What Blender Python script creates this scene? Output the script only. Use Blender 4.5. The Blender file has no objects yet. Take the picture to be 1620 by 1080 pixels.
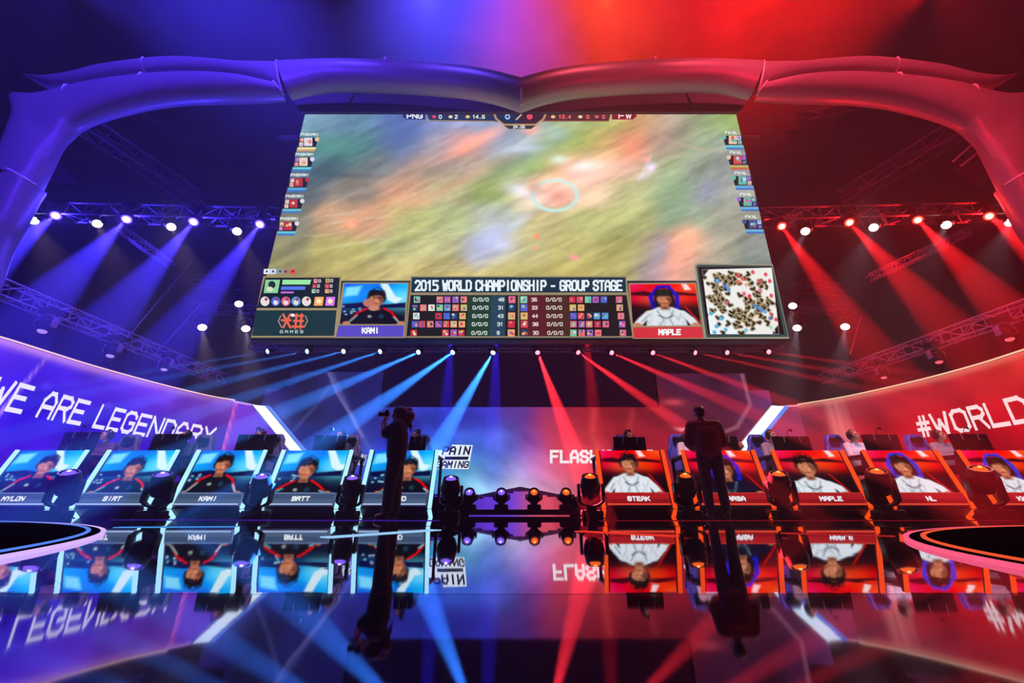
import bpy, math, random
import numpy as np
from mathutils import Vector, Matrix, noise
R = math.radians
random.seed(7)
S = bpy.context.scene
COL = S.collection

# ------------------------------------------------------------------ camera
FPX, PX, PY, PITCH, CH = 640.0, 823.0, 540.0, R(22.1), 0.19
CP, SP = math.cos(PITCH), math.sin(PITCH)

def ray(x, y):
    u = (x - PX) / FPX; v = (PY - y) / FPX
    return Vector((u, CP - v * SP, SP + v * CP))
def at(x, y, Y):
    d = ray(x, y); t = Y / d.y
    return Vector((d.x * t, Y, CH + d.z * t))
def atz(x, y, z=0.0):
    d = ray(x, y); t = (z - CH) / d.z
    return Vector((d.x * t, d.y * t, z))
def pix(P):
    q = Vector(P) - Vector((0, 0, CH))
    zc = q.y * CP + q.z * SP
    return (PX + FPX * q.x / zc, PY - FPX * (q.z * CP - q.y * SP) / zc)

cam_d = bpy.data.cameras.new('camera'); cam = bpy.data.objects.new('camera', cam_d)
COL.objects.link(cam); S.camera = cam
cam_d.sensor_width = 36; cam_d.lens = FPX / 1620 * 36
cam_d.shift_x = -(PX - 810) / 1620
cam.location = (0, 0, CH); cam.rotation_euler = (R(90) + PITCH, 0, 0)
cam_d.clip_start = 0.02; cam_d.clip_end = 200

S.view_settings.view_transform = 'Standard'; S.view_settings.look = 'None'
S.view_settings.gamma = 1; S.view_settings.exposure = 0; S.view_settings.use_curve_mapping = False
S.cycles.use_denoising = True
S.cycles.max_bounces = 5; S.cycles.diffuse_bounces = 2; S.cycles.glossy_bounces = 3
S.cycles.transparent_max_bounces = 8; S.cycles.volume_bounces = 0
S.cycles.sample_clamp_indirect = 4.0

# ------------------------------------------------------------------ colour and materials
def lin(c):
    if isinstance(c, str):
        c = c.lstrip('#'); c = tuple(int(c[i:i + 2], 16) / 255 for i in (0, 2, 4))
    return tuple((v / 12.92 if v <= 0.04045 else ((v + 0.055) / 1.055) ** 2.4) for v in c[:3])

def mat(name, color, rough=0.5, metal=0.0, spec=0.5, bump=0.0, bscale=30, vary=0.0):
    m = bpy.data.materials.new(name); m.use_nodes = True
    nt = m.node_tree; b = nt.nodes['Principled BSDF']
    c = lin(color)
    b.inputs['Base Color'].default_value = (*c, 1)
    b.inputs['Roughness'].default_value = rough
    b.inputs['Metallic'].default_value = metal
    b.inputs['Specular IOR Level'].default_value = spec
    if bump or vary:
        tc = nt.nodes.new('ShaderNodeTexCoord'); nz = nt.nodes.new('ShaderNodeTexNoise')
        nz.inputs['Scale'].default_value = bscale; nz.inputs['Detail'].default_value = 4
        nt.links.new(tc.outputs['Object'], nz.inputs['Vector'])
        if bump:
            bp = nt.nodes.new('ShaderNodeBump'); bp.inputs['Strength'].default_value = bump
            nt.links.new(nz.outputs['Fac'], bp.inputs['Height']); nt.links.new(bp.outputs['Normal'], b.inputs['Normal'])
        if vary:
            mx = nt.nodes.new('ShaderNodeMix'); mx.data_type = 'RGBA'
            mx.inputs[6].default_value = (*[v * (1 - vary) for v in c], 1)
            mx.inputs[7].default_value = (*[min(1, v * (1 + vary)) for v in c], 1)
            nt.links.new(nz.outputs['Fac'], mx.inputs[0]); nt.links.new(mx.outputs[2], b.inputs['Base Color'])
    return m

def glow(name, color, strength, sample=False):
    m = bpy.data.materials.new(name); m.use_nodes = True
    nt = m.node_tree; nt.nodes.clear()
    e = nt.nodes.new('ShaderNodeEmission'); o = nt.nodes.new('ShaderNodeOutputMaterial')
    e.inputs[0].default_value = (*lin(color), 1); e.inputs[1].default_value = strength
    nt.links.new(e.outputs[0], o.inputs[0])
    m.cycles.emission_sampling = 'FRONT_BACK' if sample else 'NONE'
    return m

def display_mat(name, strength=1.0, sample=False):
    m = bpy.data.materials.new(name); m.use_nodes = True
    nt = m.node_tree; nt.nodes.clear()
    a = nt.nodes.new('ShaderNodeAttribute'); a.attribute_name = 'Col'
    e = nt.nodes.new('ShaderNodeEmission'); o = nt.nodes.new('ShaderNodeOutputMaterial')
    e.inputs[1].default_value = strength
    nt.links.new(a.outputs['Color'], e.inputs[0]); nt.links.new(e.outputs[0], o.inputs[0])
    m.cycles.emission_sampling = 'FRONT_BACK' if sample else 'NONE'
    return m

M = {
 'black': mat('black_powder_coat', '#070709', .5, spec=.3),
 'plastic': mat('dark_plastic', '#09090c', .35, spec=.35),
 'steel': mat('aluminium_tube', '#b4b4bc', .4, .25),
 'darksteel': mat('dark_steel', '#6e6e7a', .4, .2),
 'arch': mat('arch_skin', '#958c9a', .36, 0, .6, bump=.02, bscale=4, vary=.06),
 'seam': mat('pale_seam_tape', '#fbf6ff', .4),
 'fascia': mat('pelmet_fabric', '#50405a', .8, vary=.15, bscale=3),
 'hall': mat('hall_concrete', '#3a3a42', .9, vary=.3, bscale=.8),
 'roof': mat('roof_sheet', '#6a6a72', .85, vary=.3, bscale=.6),
 'riser': mat('riser_carpet', '#08080a', 1.0, spec=0.0),
 'cabinet': mat('station_cabinet', '#16203f', .35),
 'cabinet_r': mat('station_cabinet_red_side', '#2b0a16', .35),
 'skin': mat('skin', '#c48a6c', .55),
 'hair': mat('dark_hair', '#17100e', .55, bump=.5, bscale=60),
 'hair_b': mat('brown_hair', '#3a2014', .55, bump=.5, bscale=60),
 'hair_l': mat('light_brown_hair', '#6b4a30', .55, bump=.5, bscale=60),
 'jersey': mat('white_jersey', '#d8d6da', .7),
 'jersey_k': mat('black_jersey', '#15171c', .7),
 'shirt_k': mat('black_shirt', '#0d0c10', .8),
 'shirt_r': mat('dark_maroon_shirt', '#551420', .8),
 'jeans': mat('dark_trousers', '#0e1018', .8),
 'shoe': mat('black_shoes', '#08080a', .5),
 'chair_b': mat('blue_chair_fabric', '#4a55c8', .55),
 'chair_g': mat('grey_chair_fabric', '#6a6470', .55),
 'orange': mat('orange_trim', '#e05020', .5),
 'white': mat('white_trim', '#e8e8ee', .5),
}

# ------------------------------------------------------------------ mesh collector
class MB:
    def __init__(s): s.v = []; s.f = []; s.c = []; s.mi = []; s.cur = 0; s.smooth = False
    def add(s, vs, fs, col=None):
        n = len(s.v); s.v += [Vector(p) for p in vs]
        for f in fs: s.f.append([n + i for i in f]); s.c.append(col); s.mi.append(s.cur)
    def box(s, c, d, rot=None, bev=0.0):
        c = Vector(c); hx, hy, hz = d[0] / 2, d[1] / 2, d[2] / 2
        m = rot if rot is not None else Matrix.Identity(3)
        if bev > 0:
            b = min(bev, hx * .9, hz * .9, hy * .9)
            ring = []
            for (sx, sz) in ((1, 1), (-1, 1), (-1, -1), (1, -1)):
                for k in range(3):
                    a = {(1, 1): 0, (-1, 1): 90, (-1, -1): 180, (1, -1): 270}[(sx, sz)] + 45 * k
                    ring.append((sx * (hx - b) + b * math.cos(R(a)), sz * (hz - b) + b * math.sin(R(a)),
                                 ((hx - b * .6) , (hz - b * .6))))
            n = len(ring); vs = []
            for (y, sc) in ((-hy, 1 - b * .5 / max(hx, hz)), (-hy + b * .5, 1), (hy - b * .5, 1), (hy, 1 - b * .5 / max(hx, hz))):
                vs += [c + m @ Vector((r[0] * sc, y, r[1] * sc)) for r in ring]
            fs = [[k * n + i, k * n + (i + 1) % n, (k + 1) * n + (i + 1) % n, (k + 1) * n + i] for k in range(3) for i in range(n)]
            fs += [list(range(n))[::-1], [3 * n + i for i in range(n)]]
            s.add(vs, fs); return
        vs = [c + m @ Vector((x * hx, y * hy, z * hz)) for x in (-1, 1) for y in (-1, 1) for z in (-1, 1)]
        s.add(vs, [[0, 1, 3, 2], [4, 6, 7, 5], [0, 4, 5, 1], [2, 3, 7, 6], [0, 2, 6, 4], [1, 5, 7, 3]])
    def tube(s, a, b, r, r2=None, n=8, cap=True):
        a, b = Vector(a), Vector(b); r2 = r if r2 is None else r2
        d = (b - a)
        if d.length < 1e-6: return
        d.normalize(); x = d.orthogonal().normalized(); y = d.cross(x)
        vs = [a + (x * math.cos(2 * math.pi * i / n) + y * math.sin(2 * math.pi * i / n)) * r for i in range(n)]
        vs += [b + (x * math.cos(2 * math.pi * i / n) + y * math.sin(2 * math.pi * i / n)) * r2 for i in range(n)]
        fs = [[i, (i + 1) % n, n + (i + 1) % n, n + i] for i in range(n)]
        if cap: fs += [list(range(n))[::-1], list(range(n, 2 * n))]
        s.add(vs, fs)
    def path(s, pts, r, n=8):
        for a, b in zip(pts, pts[1:]): s.tube(a, b, r, n=n)
        for p in pts[1:-1]: s.ball(p, (r, r, r), 6, 4)
    def ball(s, c, rad, n=12, m=8, rot=None):
        c = Vector(c); mm = rot if rot is not None else Matrix.Identity(3)
        vs = [c + mm @ Vector((0, 0, rad[2]))]
        for j in range(1, m):
            t = math.pi * j / m
            for i in range(n):
                a = 2 * math.pi * i / n
                vs.append(c + mm @ Vector((rad[0] * math.sin(t) * math.cos(a), rad[1] * math.sin(t) * math.sin(a), rad[2] * math.cos(t))))
        vs.append(c + mm @ Vector((0, 0, -rad[2])))
        fs = [[0, 1 + i, 1 + (i + 1) % n] for i in range(n)]
        for j in range(m - 2):
            o = 1 + j * n
            fs += [[o + i, o + n + i, o + n + (i + 1) % n, o + (i + 1) % n] for i in range(n)]
        o = 1 + (m - 2) * n; L = len(vs) - 1
        fs += [[o + i, L, o + (i + 1) % n] for i in range(n)]
        s.add(vs, fs)
    def capsule(s, a, b, r1, r2, n=10):
        s.tube(a, b, r1, r2, n=n); s.ball(a, (r1,) * 3, n, 8); s.ball(b, (r2,) * 3, n, 8)
    def lathe(s, prof, n=24, axis=None, org=(0, 0, 0)):
        # prof: (radius, height); axis matrix turns local z
        m = axis if axis is not None else Matrix.Identity(3); org = Vector(org)
        vs = []; k = len(prof)
        for (r, h) in prof:
            for i in range(n):
                a = 2 * math.pi * i / n
                vs.append(org + m @ Vector((r * math.cos(a), r * math.sin(a), h)))
        fs = [[j * n + i, j * n + (i + 1) % n, (j + 1) * n + (i + 1) % n, (j + 1) * n + i] for j in range(k - 1) for i in range(n)]
        fs += [list(range(n))[::-1], [(k - 1) * n + i for i in range(n)]]
        s.add(vs, fs)
    def prism(s, poly, off):
        # poly: 3D points of one face, off: extrusion vector
        off = Vector(off); n = len(poly); vs = [Vector(p) for p in poly] + [Vector(p) + off for p in poly]
        s.add(vs, [list(range(n))[::-1], list(range(n, 2 * n))] + [[i, (i + 1) % n, n + (i + 1) % n, n + i] for i in range(n)])
    def build(s, name, m, parent=None, org=None, smooth=None):
        o = Vector(org) if org is not None else Vector((0, 0, 0))
        me = bpy.data.meshes.new(name)
        me.from_pydata([tuple(p - o) for p in s.v], [], s.f)
        ms = m if isinstance(m, (list, tuple)) else [m]
        for q in ms: me.materials.append(q)
        if len(ms) > 1: me.polygons.foreach_set('material_index', s.mi)
        if any(c is not None for c in s.c):
            a = me.color_attributes.new('Col', 'FLOAT_COLOR', 'CORNER')
            buf = []
            for f, c in zip(s.f, s.c):
                c = c or (1, 1, 1)
                for _ in f: buf += [c[0], c[1], c[2], 1]
            a.data.foreach_set('color', buf)
        sm = s.smooth if smooth is None else smooth
        if sm:
            me.polygons.foreach_set('use_smooth', [True] * len(me.polygons))
            try: me.set_sharp_from_angle(angle=R(40))
            except Exception: pass
        me.update()
        ob = bpy.data.objects.new(name, me); COL.objects.link(ob)
        if parent is not None: ob.parent = parent
        return ob

def tag(o, label=None, cat=None, group=None, kind=None):
    if label: o['label'] = label
    if cat: o['category'] = cat
    if group: o['group'] = group
    if kind: o['kind'] = kind
    return o
def empty(name, loc=(0, 0, 0), rz=0, label=None, cat=None, group=None):
    o = bpy.data.objects.new(name, None); COL.objects.link(o)
    o.empty_display_size = .1; o.location = loc; o.rotation_euler = (0, 0, rz)
    return tag(o, label, cat, group)
def copy_tree(o, parent=None):
    c = o.copy(); COL.objects.link(c)
    if parent is not None: c.parent = parent
    for ch in list(o.children): copy_tree(ch, c)
    return c
def rotm(x=0, y=0, z=0):
    return (Matrix.Rotation(R(z), 3, 'Z') @ Matrix.Rotation(R(y), 3, 'Y') @ Matrix.Rotation(R(x), 3, 'X'))
def aim(d):
    # 3x3 whose local +Z points along d
    return Vector(d).to_track_quat('Z', 'Y').to_matrix()

# ------------------------------------------------------------------ soft raster for screens (vertex colours on a grid)
class Raster:
    """picture made of soft-edged shapes in its own (x, y) coordinates"""
    def __init__(s, x0, y0, x1, y1, nx, ny):
        s.x = np.linspace(x0, x1, nx)[None, :].repeat(ny, 0); s.y = np.linspace(y0, y1, ny)[:, None].repeat(nx, 1)
        s.nx, s.ny = nx, ny; s.a = np.zeros((ny, nx, 3)); s.soft = (x1 - x0) / nx * 1.0
    def cells(s, pts, sig):
        # normalised weights of control colours (x, y, hex)
        num = np.zeros_like(s.a); den = np.zeros((s.ny, s.nx, 1)) + 1e-9
        for (x, y, c) in pts:
            w = np.exp(-(((s.x - x) / sig[0]) ** 2 + ((s.y - y) / sig[1]) ** 2))[..., None]
            num += w * np.array(lin(c)); den += w
        s.a = num / den
    def put(s, al, c):
        al = np.clip(al, 0, 1)[..., None]; s.a = s.a * (1 - al) + al * np.array(lin(c) if isinstance(c, str) else c)
    def fill(s, c): s.put(np.ones_like(s.x), c)
    def blob(s, x, y, rx, ry, c, k=1.0, ang=0.0):
        ca, sa = math.cos(R(ang)), math.sin(R(ang)); dx, dy = s.x - x, s.y - y
        u = (dx * ca + dy * sa) / rx; v = (-dx * sa + dy * ca) / ry
        s.put(k * np.exp(-(u * u + v * v)), c)
    def ell(s, x, y, rx, ry, c, ang=0.0, k=1.0):
        ca, sa = math.cos(R(ang)), math.sin(R(ang)); dx, dy = s.x - x, s.y - y
        u = (dx * ca + dy * sa) / rx; v = (-dx * sa + dy * ca) / ry
        d = (np.sqrt(u * u + v * v) - 1) * min(abs(rx), abs(ry)); s.put(k * (.5 - d / s.soft), c)
    def ring(s, x, y, rx, ry, w, c, k=1.0):
        d = np.abs(np.sqrt(((s.x - x) / rx) ** 2 + ((s.y - y) / ry) ** 2) - 1) * min(rx, ry) - w / 2
        s.put(k * (.5 - d / s.soft), c)
    def poly(s, P, c, k=1.0, soft=None):
        n = len(P); dm = np.full(s.x.shape, 1e9); ins = np.zeros(s.x.shape, bool)
        for i in range(n):
            x1, y1 = P[i]; x2, y2 = P[(i + 1) % n]
            ex, ey = x2 - x1, y2 - y1; L = ex * ex + ey * ey + 1e-12
            t = np.clip(((s.x - x1) * ex + (s.y - y1) * ey) / L, 0, 1)
            dm = np.minimum(dm, np.hypot(s.x - x1 - t * ex, s.y - y1 - t * ey))
            if y1 != y2:
                cr = ((y1 > s.y) != (y2 > s.y)) & (s.x < ex * (s.y - y1) / (ey) + x1); ins ^= cr
        d = np.where(ins, -dm, dm); s.put(k * (.5 - d / (soft or s.soft)), c)
    def line(s, P, w, c, k=1.0, soft=None):
        dm = np.full(s.x.shape, 1e9)
        for (x1, y1), (x2, y2) in zip(P, P[1:]):
            ex, ey = x2 - x1, y2 - y1; L = ex * ex + ey * ey + 1e-12
            t = np.clip(((s.x - x1) * ex + (s.y - y1) * ey) / L, 0, 1)
            dm = np.minimum(dm, np.hypot(s.x - x1 - t * ex, s.y - y1 - t * ey))
        s.put(k * (.5 - (dm - w / 2) / (soft or s.soft)), c)
    def rect(s, x0, y0, x1, y1, c, k=1.0): s.poly([(x0, y0), (x1, y0), (x1, y1), (x0, y1)], c, k)
    def grain(s, amp, fx, fy, ang=0, seed=0):
        rs = np.random.RandomState(seed); ca, sa = math.cos(R(ang)), math.sin(R(ang))
        tot = np.zeros_like(s.x)
        for o in range(3):
            g = rs.rand(64, 64); u = (s.x * ca + s.y * sa) / fx * 2 ** o; v = (-s.x * sa + s.y * ca) / fy * 2 ** o
            u = u - u.min(); v = v - v.min(); iu = u.astype(int); iv = v.astype(int); fu = u - iu; fv = v - iv
            fu = fu * fu * (3 - 2 * fu); fv = fv * fv * (3 - 2 * fv)
            G = lambda a, b: g[(a % 64), (b % 64)]
            n = (G(iu, iv) * (1 - fu) + G(iu + 1, iv) * fu) * (1 - fv) + (G(iu, iv + 1) * (1 - fu) + G(iu + 1, iv + 1) * fu) * fv
            tot += (n - .5) / 2 ** o
        s.a = s.a * (1 + amp * tot[..., None])
    def build(s, name, f, m, parent=None, org=(0, 0, 0), keep=None):
        """f(x, y) -> world point"""
        o = Vector(org)
        vs = [tuple(f(s.x[j, i], s.y[j, i]) - o) for j in range(s.ny) for i in range(s.nx)]
        fs = []
        for j in range(s.ny - 1):
            for i in range(s.nx - 1):
                if keep is not None and not keep((s.x[j, i] + s.x[j, i + 1]) / 2, (s.y[j, i] + s.y[j + 1, i]) / 2): continue
                a = j * s.nx + i; fs.append((a, a + s.nx, a + s.nx + 1, a + 1))
        me = bpy.data.meshes.new(name); me.from_pydata(vs, [], fs); me.materials.append(m)
        a = me.color_attributes.new('Col', 'FLOAT_COLOR', 'POINT')
        buf = np.ones((s.ny * s.nx, 4)); buf[:, :3] = np.clip(s.a, 0, 4).reshape(-1, 3)
        a.data.foreach_set('color', buf.ravel())
        me.update(); ob = bpy.data.objects.new(name, me); COL.objects.link(ob)
        if parent is not None: ob.parent = parent
        return ob

# ------------------------------------------------------------------ stroke lettering: glyphs on a 4 x 6 grid
G = {
 'A': [[(0,0),(0,4),(1.3,6),(2.7,6),(4,4),(4,0)],[(0,2.4),(4,2.4)]], 'B': [[(0,0),(0,6),(3,6),(4,5),(4,4),(3,3.2),(0,3.2)],[(3,3.2),(4,2.3),(4,1),(3,0),(0,0)]],
 'C': [[(4,4.7),(4,5),(3,6),(1,6),(0,5),(0,1),(1,0),(3,0),(4,1),(4,1.3)]], 'D': [[(0,0),(0,6),(2.8,6),(4,4.8),(4,1.2),(2.8,0),(0,0)]],
 'E': [[(4,6),(0,6),(0,0),(4,0)],[(0,3.1),(3.3,3.1)]], 'F': [[(4,6),(0,6),(0,0)],[(0,3.1),(3.3,3.1)]],
 'G': [[(4,4.7),(4,5),(3,6),(1,6),(0,5),(0,1),(1,0),(3,0),(4,1),(4,2.8),(2.2,2.8)]], 'H': [[(0,0),(0,6)],[(4,0),(4,6)],[(0,3.1),(4,3.1)]],
 'I': [[(2,0),(2,6)]], 'K': [[(0,0),(0,6)],[(4,6),(.4,2.8)],[(1.4,3.6),(4,0)]], 'L': [[(0,6),(0,0),(4,0)]],
 'M': [[(0,0),(0,6),(2,2.6),(4,6),(4,0)]], 'N': [[(0,0),(0,6),(4,0),(4,6)]], 'O': [[(1,0),(0,1),(0,5),(1,6),(3,6),(4,5),(4,1),(3,0),(1,0)]],
 'P': [[(0,0),(0,6),(3,6),(4,5),(4,3.6),(3,2.6),(0,2.6)]], 'R': [[(0,0),(0,6),(3,6),(4,5),(4,3.9),(3,3),(0,3)],[(2.2,3),(4,0)]],
 'S': [[(4,4.8),(4,5),(3,6),(1,6),(0,5),(0,4.1),(1,3.2),(3,2.9),(4,2),(4,1),(3,0),(1,0),(0,1),(0,1.3)]], 'T': [[(0,6),(4,6)],[(2,6),(2,0)]],
 'U': [[(0,6),(0,1),(1,0),(3,0),(4,1),(4,6)]], 'V': [[(0,6),(2,0),(4,6)]], 'W': [[(0,6),(.9,0),(2,4),(3.1,0),(4,6)]],
 'Y': [[(0,6),(2,3),(4,6)],[(2,3),(2,0)]], '0': [[(1,0),(0,1),(0,5),(1,6),(3,6),(4,5),(4,1),(3,0),(1,0)]],
 '1': [[(.8,4.8),(2.2,6),(2.2,0)]], '2': [[(0,4.8),(0,5),(1,6),(3,6),(4,5),(4,4),(0,0),(4,0)]], '5': [[(4,6),(0,6),(0,3.4),(3,3.4),(4,2.4),(4,1),(3,0),(0,0)]],
 '3': [[(0,5.2),(1,6),(3,6),(4,5),(4,4),(3,3.1),(1.6,3.1)],[(3,3.1),(4,2.2),(4,1),(3,0),(1,0),(0,.8)]], '4': [[(3,0),(3,6),(0,2),(4,2)]], '6': [[(3.6,6),(1,6),(0,4.5),(0,1),(1,0),(3,0),(4,1),(4,2.4),(3,3.3),(0,3.3)]],
 '8': [[(1,3.1),(0,4),(0,5),(1,6),(3,6),(4,5),(4,4),(3,3.1),(1,3.1),(0,2.2),(0,1),(1,0),(3,0),(4,1),(4,2.2),(3,3.1)]],
 '-': [[(.8,2.6),(3.2,2.6)]], '/': [[(.4,0),(3.6,6)]], '#': [[(1.1,0),(1.7,6)],[(2.5,0),(3.1,6)],[(0,2),(3.8,2)],[(.3,4),(4,4)]], '.': [[(1.7,0),(2.3,0)]],
}
def text(mb, s, f, h, w, col, th=1.0, gap=1.5, slant=0.0):
    """strokes of s through f(x, y); letters h tall, w wide; returns total width"""
    x = 0.0; sx, sy = w / 4, h / 6; t = th * min(sx, sy) / 2
    for ch in s:
        if ch == ' ': x += w * .85; continue
        for pl in G[ch]:
            pts = [(x + px * sx + slant * py * sy, py * sy) for (px, py) in pl]
            for (a, b) in zip(pts, pts[1:]):
                dx, dy = b[0] - a[0], b[1] - a[1]; L = math.hypot(dx, dy) or 1
                dx, dy = dx / L * t, dy / L * t
                q = [(a[0] - dx - dy, a[1] - dy + dx), (a[0] - dx + dy, a[1] - dy - dx), (b[0] + dx + dy, b[1] + dy - dx), (b[0] + dx - dy, b[1] + dy + dx)]
                mb.add([f(*p) for p in q], [[0, 1, 2, 3]], col)
        x += w + gap * sx
    return x - gap * sx
def text_width(s, w, gap=1.5):
    return sum(w * .85 if c == ' ' else w + gap * w / 4 for c in s) - gap * w / 4
DISP = display_mat('screen_light', 1.0)
DISP_S = display_mat('led_wall_light', 1.0, True)
TXT = display_mat('lettering_light', 1.0)

# spot light helper
NL = [0]
def spot(loc, target, color, power, angle, blend=.15, rad=.03, parent=None):
    ld = bpy.data.lights.new('spot_beam', 'SPOT'); ld.color = lin(color) if isinstance(color, str) else color
    ld.energy = power; ld.spot_size = R(angle); ld.spot_blend = blend; ld.shadow_soft_size = rad
    o = bpy.data.objects.new('spot_beam', ld); COL.objects.link(o)
    o.location = loc; o.rotation_euler = (Vector(target) - Vector(loc)).to_track_quat('-Z', 'Y').to_euler()
    return o
def area(loc, target, color, power, size, size_y=None, spread=180):
    ld = bpy.data.lights.new('wash_light', 'AREA'); ld.color = lin(color); ld.energy = power; ld.size = size
    if size_y: ld.shape = 'RECTANGLE'; ld.size_y = size_y
    ld.spread = R(spread)
    o = bpy.data.objects.new('wash_light', ld); COL.objects.link(o)
    o.location = loc; o.rotation_euler = (Vector(target) - Vector(loc)).to_track_quat('-Z', 'Y').to_euler()
    return o
PB, PC, PW, PT, PS, PP = 190000, 480000, 12000, 17000, 260, 900
# ================================================================== the hall
def floor_mat(name, base, rough, tint=0.0):
    m = bpy.data.materials.new(name); m.use_nodes = True; nt = m.node_tree; b = nt.nodes['Principled BSDF']
    b.inputs['Base Color'].default_value = (*lin(base), 1); b.inputs['Metallic'].default_value = 1.0
    tc = nt.nodes.new('ShaderNodeTexCoord'); nz = nt.nodes.new('ShaderNodeTexNoise'); nz.inputs['Scale'].default_value = 1.1; nz.inputs['Detail'].default_value = 3
    mp = nt.nodes.new('ShaderNodeMapRange'); mp.inputs[3].default_value = rough * .5; mp.inputs[4].default_value = rough * 1.6
    n2 = nt.nodes.new('ShaderNodeTexNoise'); n2.inputs['Scale'].default_value = 9; bp = nt.nodes.new('ShaderNodeBump'); bp.inputs['Strength'].default_value = tint; bp.inputs['Distance'].default_value = .002
    nt.links.new(tc.outputs['Object'], nz.inputs['Vector']); nt.links.new(nz.outputs['Fac'], mp.inputs[0]); nt.links.new(mp.outputs[0], b.inputs['Roughness'])
    nt.links.new(tc.outputs['Object'], n2.inputs['Vector']); nt.links.new(n2.outputs['Fac'], bp.inputs['Height']); nt.links.new(bp.outputs['Normal'], b.inputs['Normal'])
    return m
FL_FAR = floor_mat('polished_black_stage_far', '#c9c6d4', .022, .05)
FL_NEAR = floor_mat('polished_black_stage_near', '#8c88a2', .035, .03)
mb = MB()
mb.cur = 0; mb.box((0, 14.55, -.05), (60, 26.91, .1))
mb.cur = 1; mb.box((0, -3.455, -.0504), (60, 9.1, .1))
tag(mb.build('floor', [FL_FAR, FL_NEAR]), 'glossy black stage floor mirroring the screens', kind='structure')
mb = MB(); mb.box((0, 28.1, 11), (60, .2, 22.2)); tag(mb.build('wall_back', M['hall']), kind='structure')
mb = MB(); mb.box((-30.1, 10, 11), (.2, 36, 22.2)); tag(mb.build('wall_left', M['hall']), kind='structure')
mb = MB(); mb.box((30.1, 10, 11), (.2, 36, 22.2)); tag(mb.build('wall_right', M['hall']), kind='structure')
mb = MB(); mb.box((0, 10, 22.1), (60.4, 36.4, .2)); tag(mb.build('ceiling', M['roof']), kind='structure')

# haze that fills the hall: one even scattering medium
W = bpy.data.worlds.new('hazy_air'); S.world = W; W.use_nodes = True
nt = W.node_tree; nt.nodes['Background'].inputs[0].default_value = (0, 0, 0, 1); nt.nodes['Background'].inputs[1].default_value = 0
vs = nt.nodes.new('ShaderNodeVolumeScatter'); vs.inputs['Density'].default_value = HAZE = .006; vs.inputs['Anisotropy'].default_value = .25
nt.links.new(vs.outputs[0], [n for n in nt.nodes if n.type == 'OUTPUT_WORLD'][0].inputs['Volume'])

# two round podiums let into the stage, black tops with a glowing edge
def podium(c, r, edge, line, label, a0, a1):
    root = empty('round_podium', (c[0], c[1], 0), 0, label, 'podium', 'round podiums on the stage')
    h = .016; n = 240
    mb = MB(); P = [(math.cos(2 * math.pi * i / n), math.sin(2 * math.pi * i / n)) for i in range(n)]
    mb.prism([(x * r, y * r, .002) for x, y in P], (0, 0, h - .004)); mb.build('deck', M['riser'], root)
    def ring(name, r0, r1, z0, z1, m):
        q = MB()
        for i in range(n):
            a, b = P[i], P[(i + 1) % n]
            q.add([(a[0] * r1, a[1] * r1, z0), (b[0] * r1, b[1] * r1, z0), (b[0] * r1, b[1] * r1, z1), (a[0] * r1, a[1] * r1, z1),
                   (a[0] * r0, a[1] * r0, z1), (b[0] * r0, b[1] * r0, z1), (a[0] * r0, a[1] * r0, z0), (b[0] * r0, b[1] * r0, z0)],
                  [[0, 1, 2, 3], [3, 2, 5, 4], [4, 5, 7, 6]])
        return q.build(name, m, root)
    ring('edge_light', r + .004, r + .03, .002, h, edge)
    ring('rim_line', r - .08, r - .055, h - .004, h + .004, line)
podium((-8.918, -2.005), 7.87, glow('violet_edge', '#c9a8ff', 1.25), glow('blue_rim', '#5a8cff', .9), 'large round black podium with glowing violet edge at left of stage', 0, 0)
podium((5.922, -.239), 4.63, glow('pink_edge', '#ff5f86', 1.0), glow('orange_rim', '#ff5a35', .9), 'round black podium with glowing pink edge at right of stage', 0, 0)

# thin light lines let into the floor in front of the desks
def floor_line(p, q, w, m, label):
    a, b = atz(*p), atz(*q); a.z = b.z = 0
    d = (b - a).normalized(); n = Vector((-d.y, d.x, 0)) * w / 2
    mb = MB(); mb.prism([a - n, b - n, b + n, a + n], (0, 0, .004))
    tag(mb.build('floor_light_line', m), label, 'light strip')
floor_line((185, 834), (372, 833), .10, glow('cyan_line', '#4ea2ff', .8), 'pale blue light line in floor before second and third left desks')
floor_line((515, 850), (690, 838), .12, glow('white_line', '#9fd4ff', .95), 'bright white blue light line in floor before the fifth left desk')
floor_line((915, 840), (1070, 848), .10, glow('red_line', '#ff3a2a', .8), 'red light line in floor before first desk of the red row')
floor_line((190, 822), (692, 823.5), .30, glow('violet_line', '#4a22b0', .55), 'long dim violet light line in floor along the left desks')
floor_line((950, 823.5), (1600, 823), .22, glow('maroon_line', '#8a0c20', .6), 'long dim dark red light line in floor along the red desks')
floor_line((1235, 843), (1415, 848), .05, glow('red_line2', '#d82a30', .6), 'thin dark red light line running to the right podium')

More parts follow.
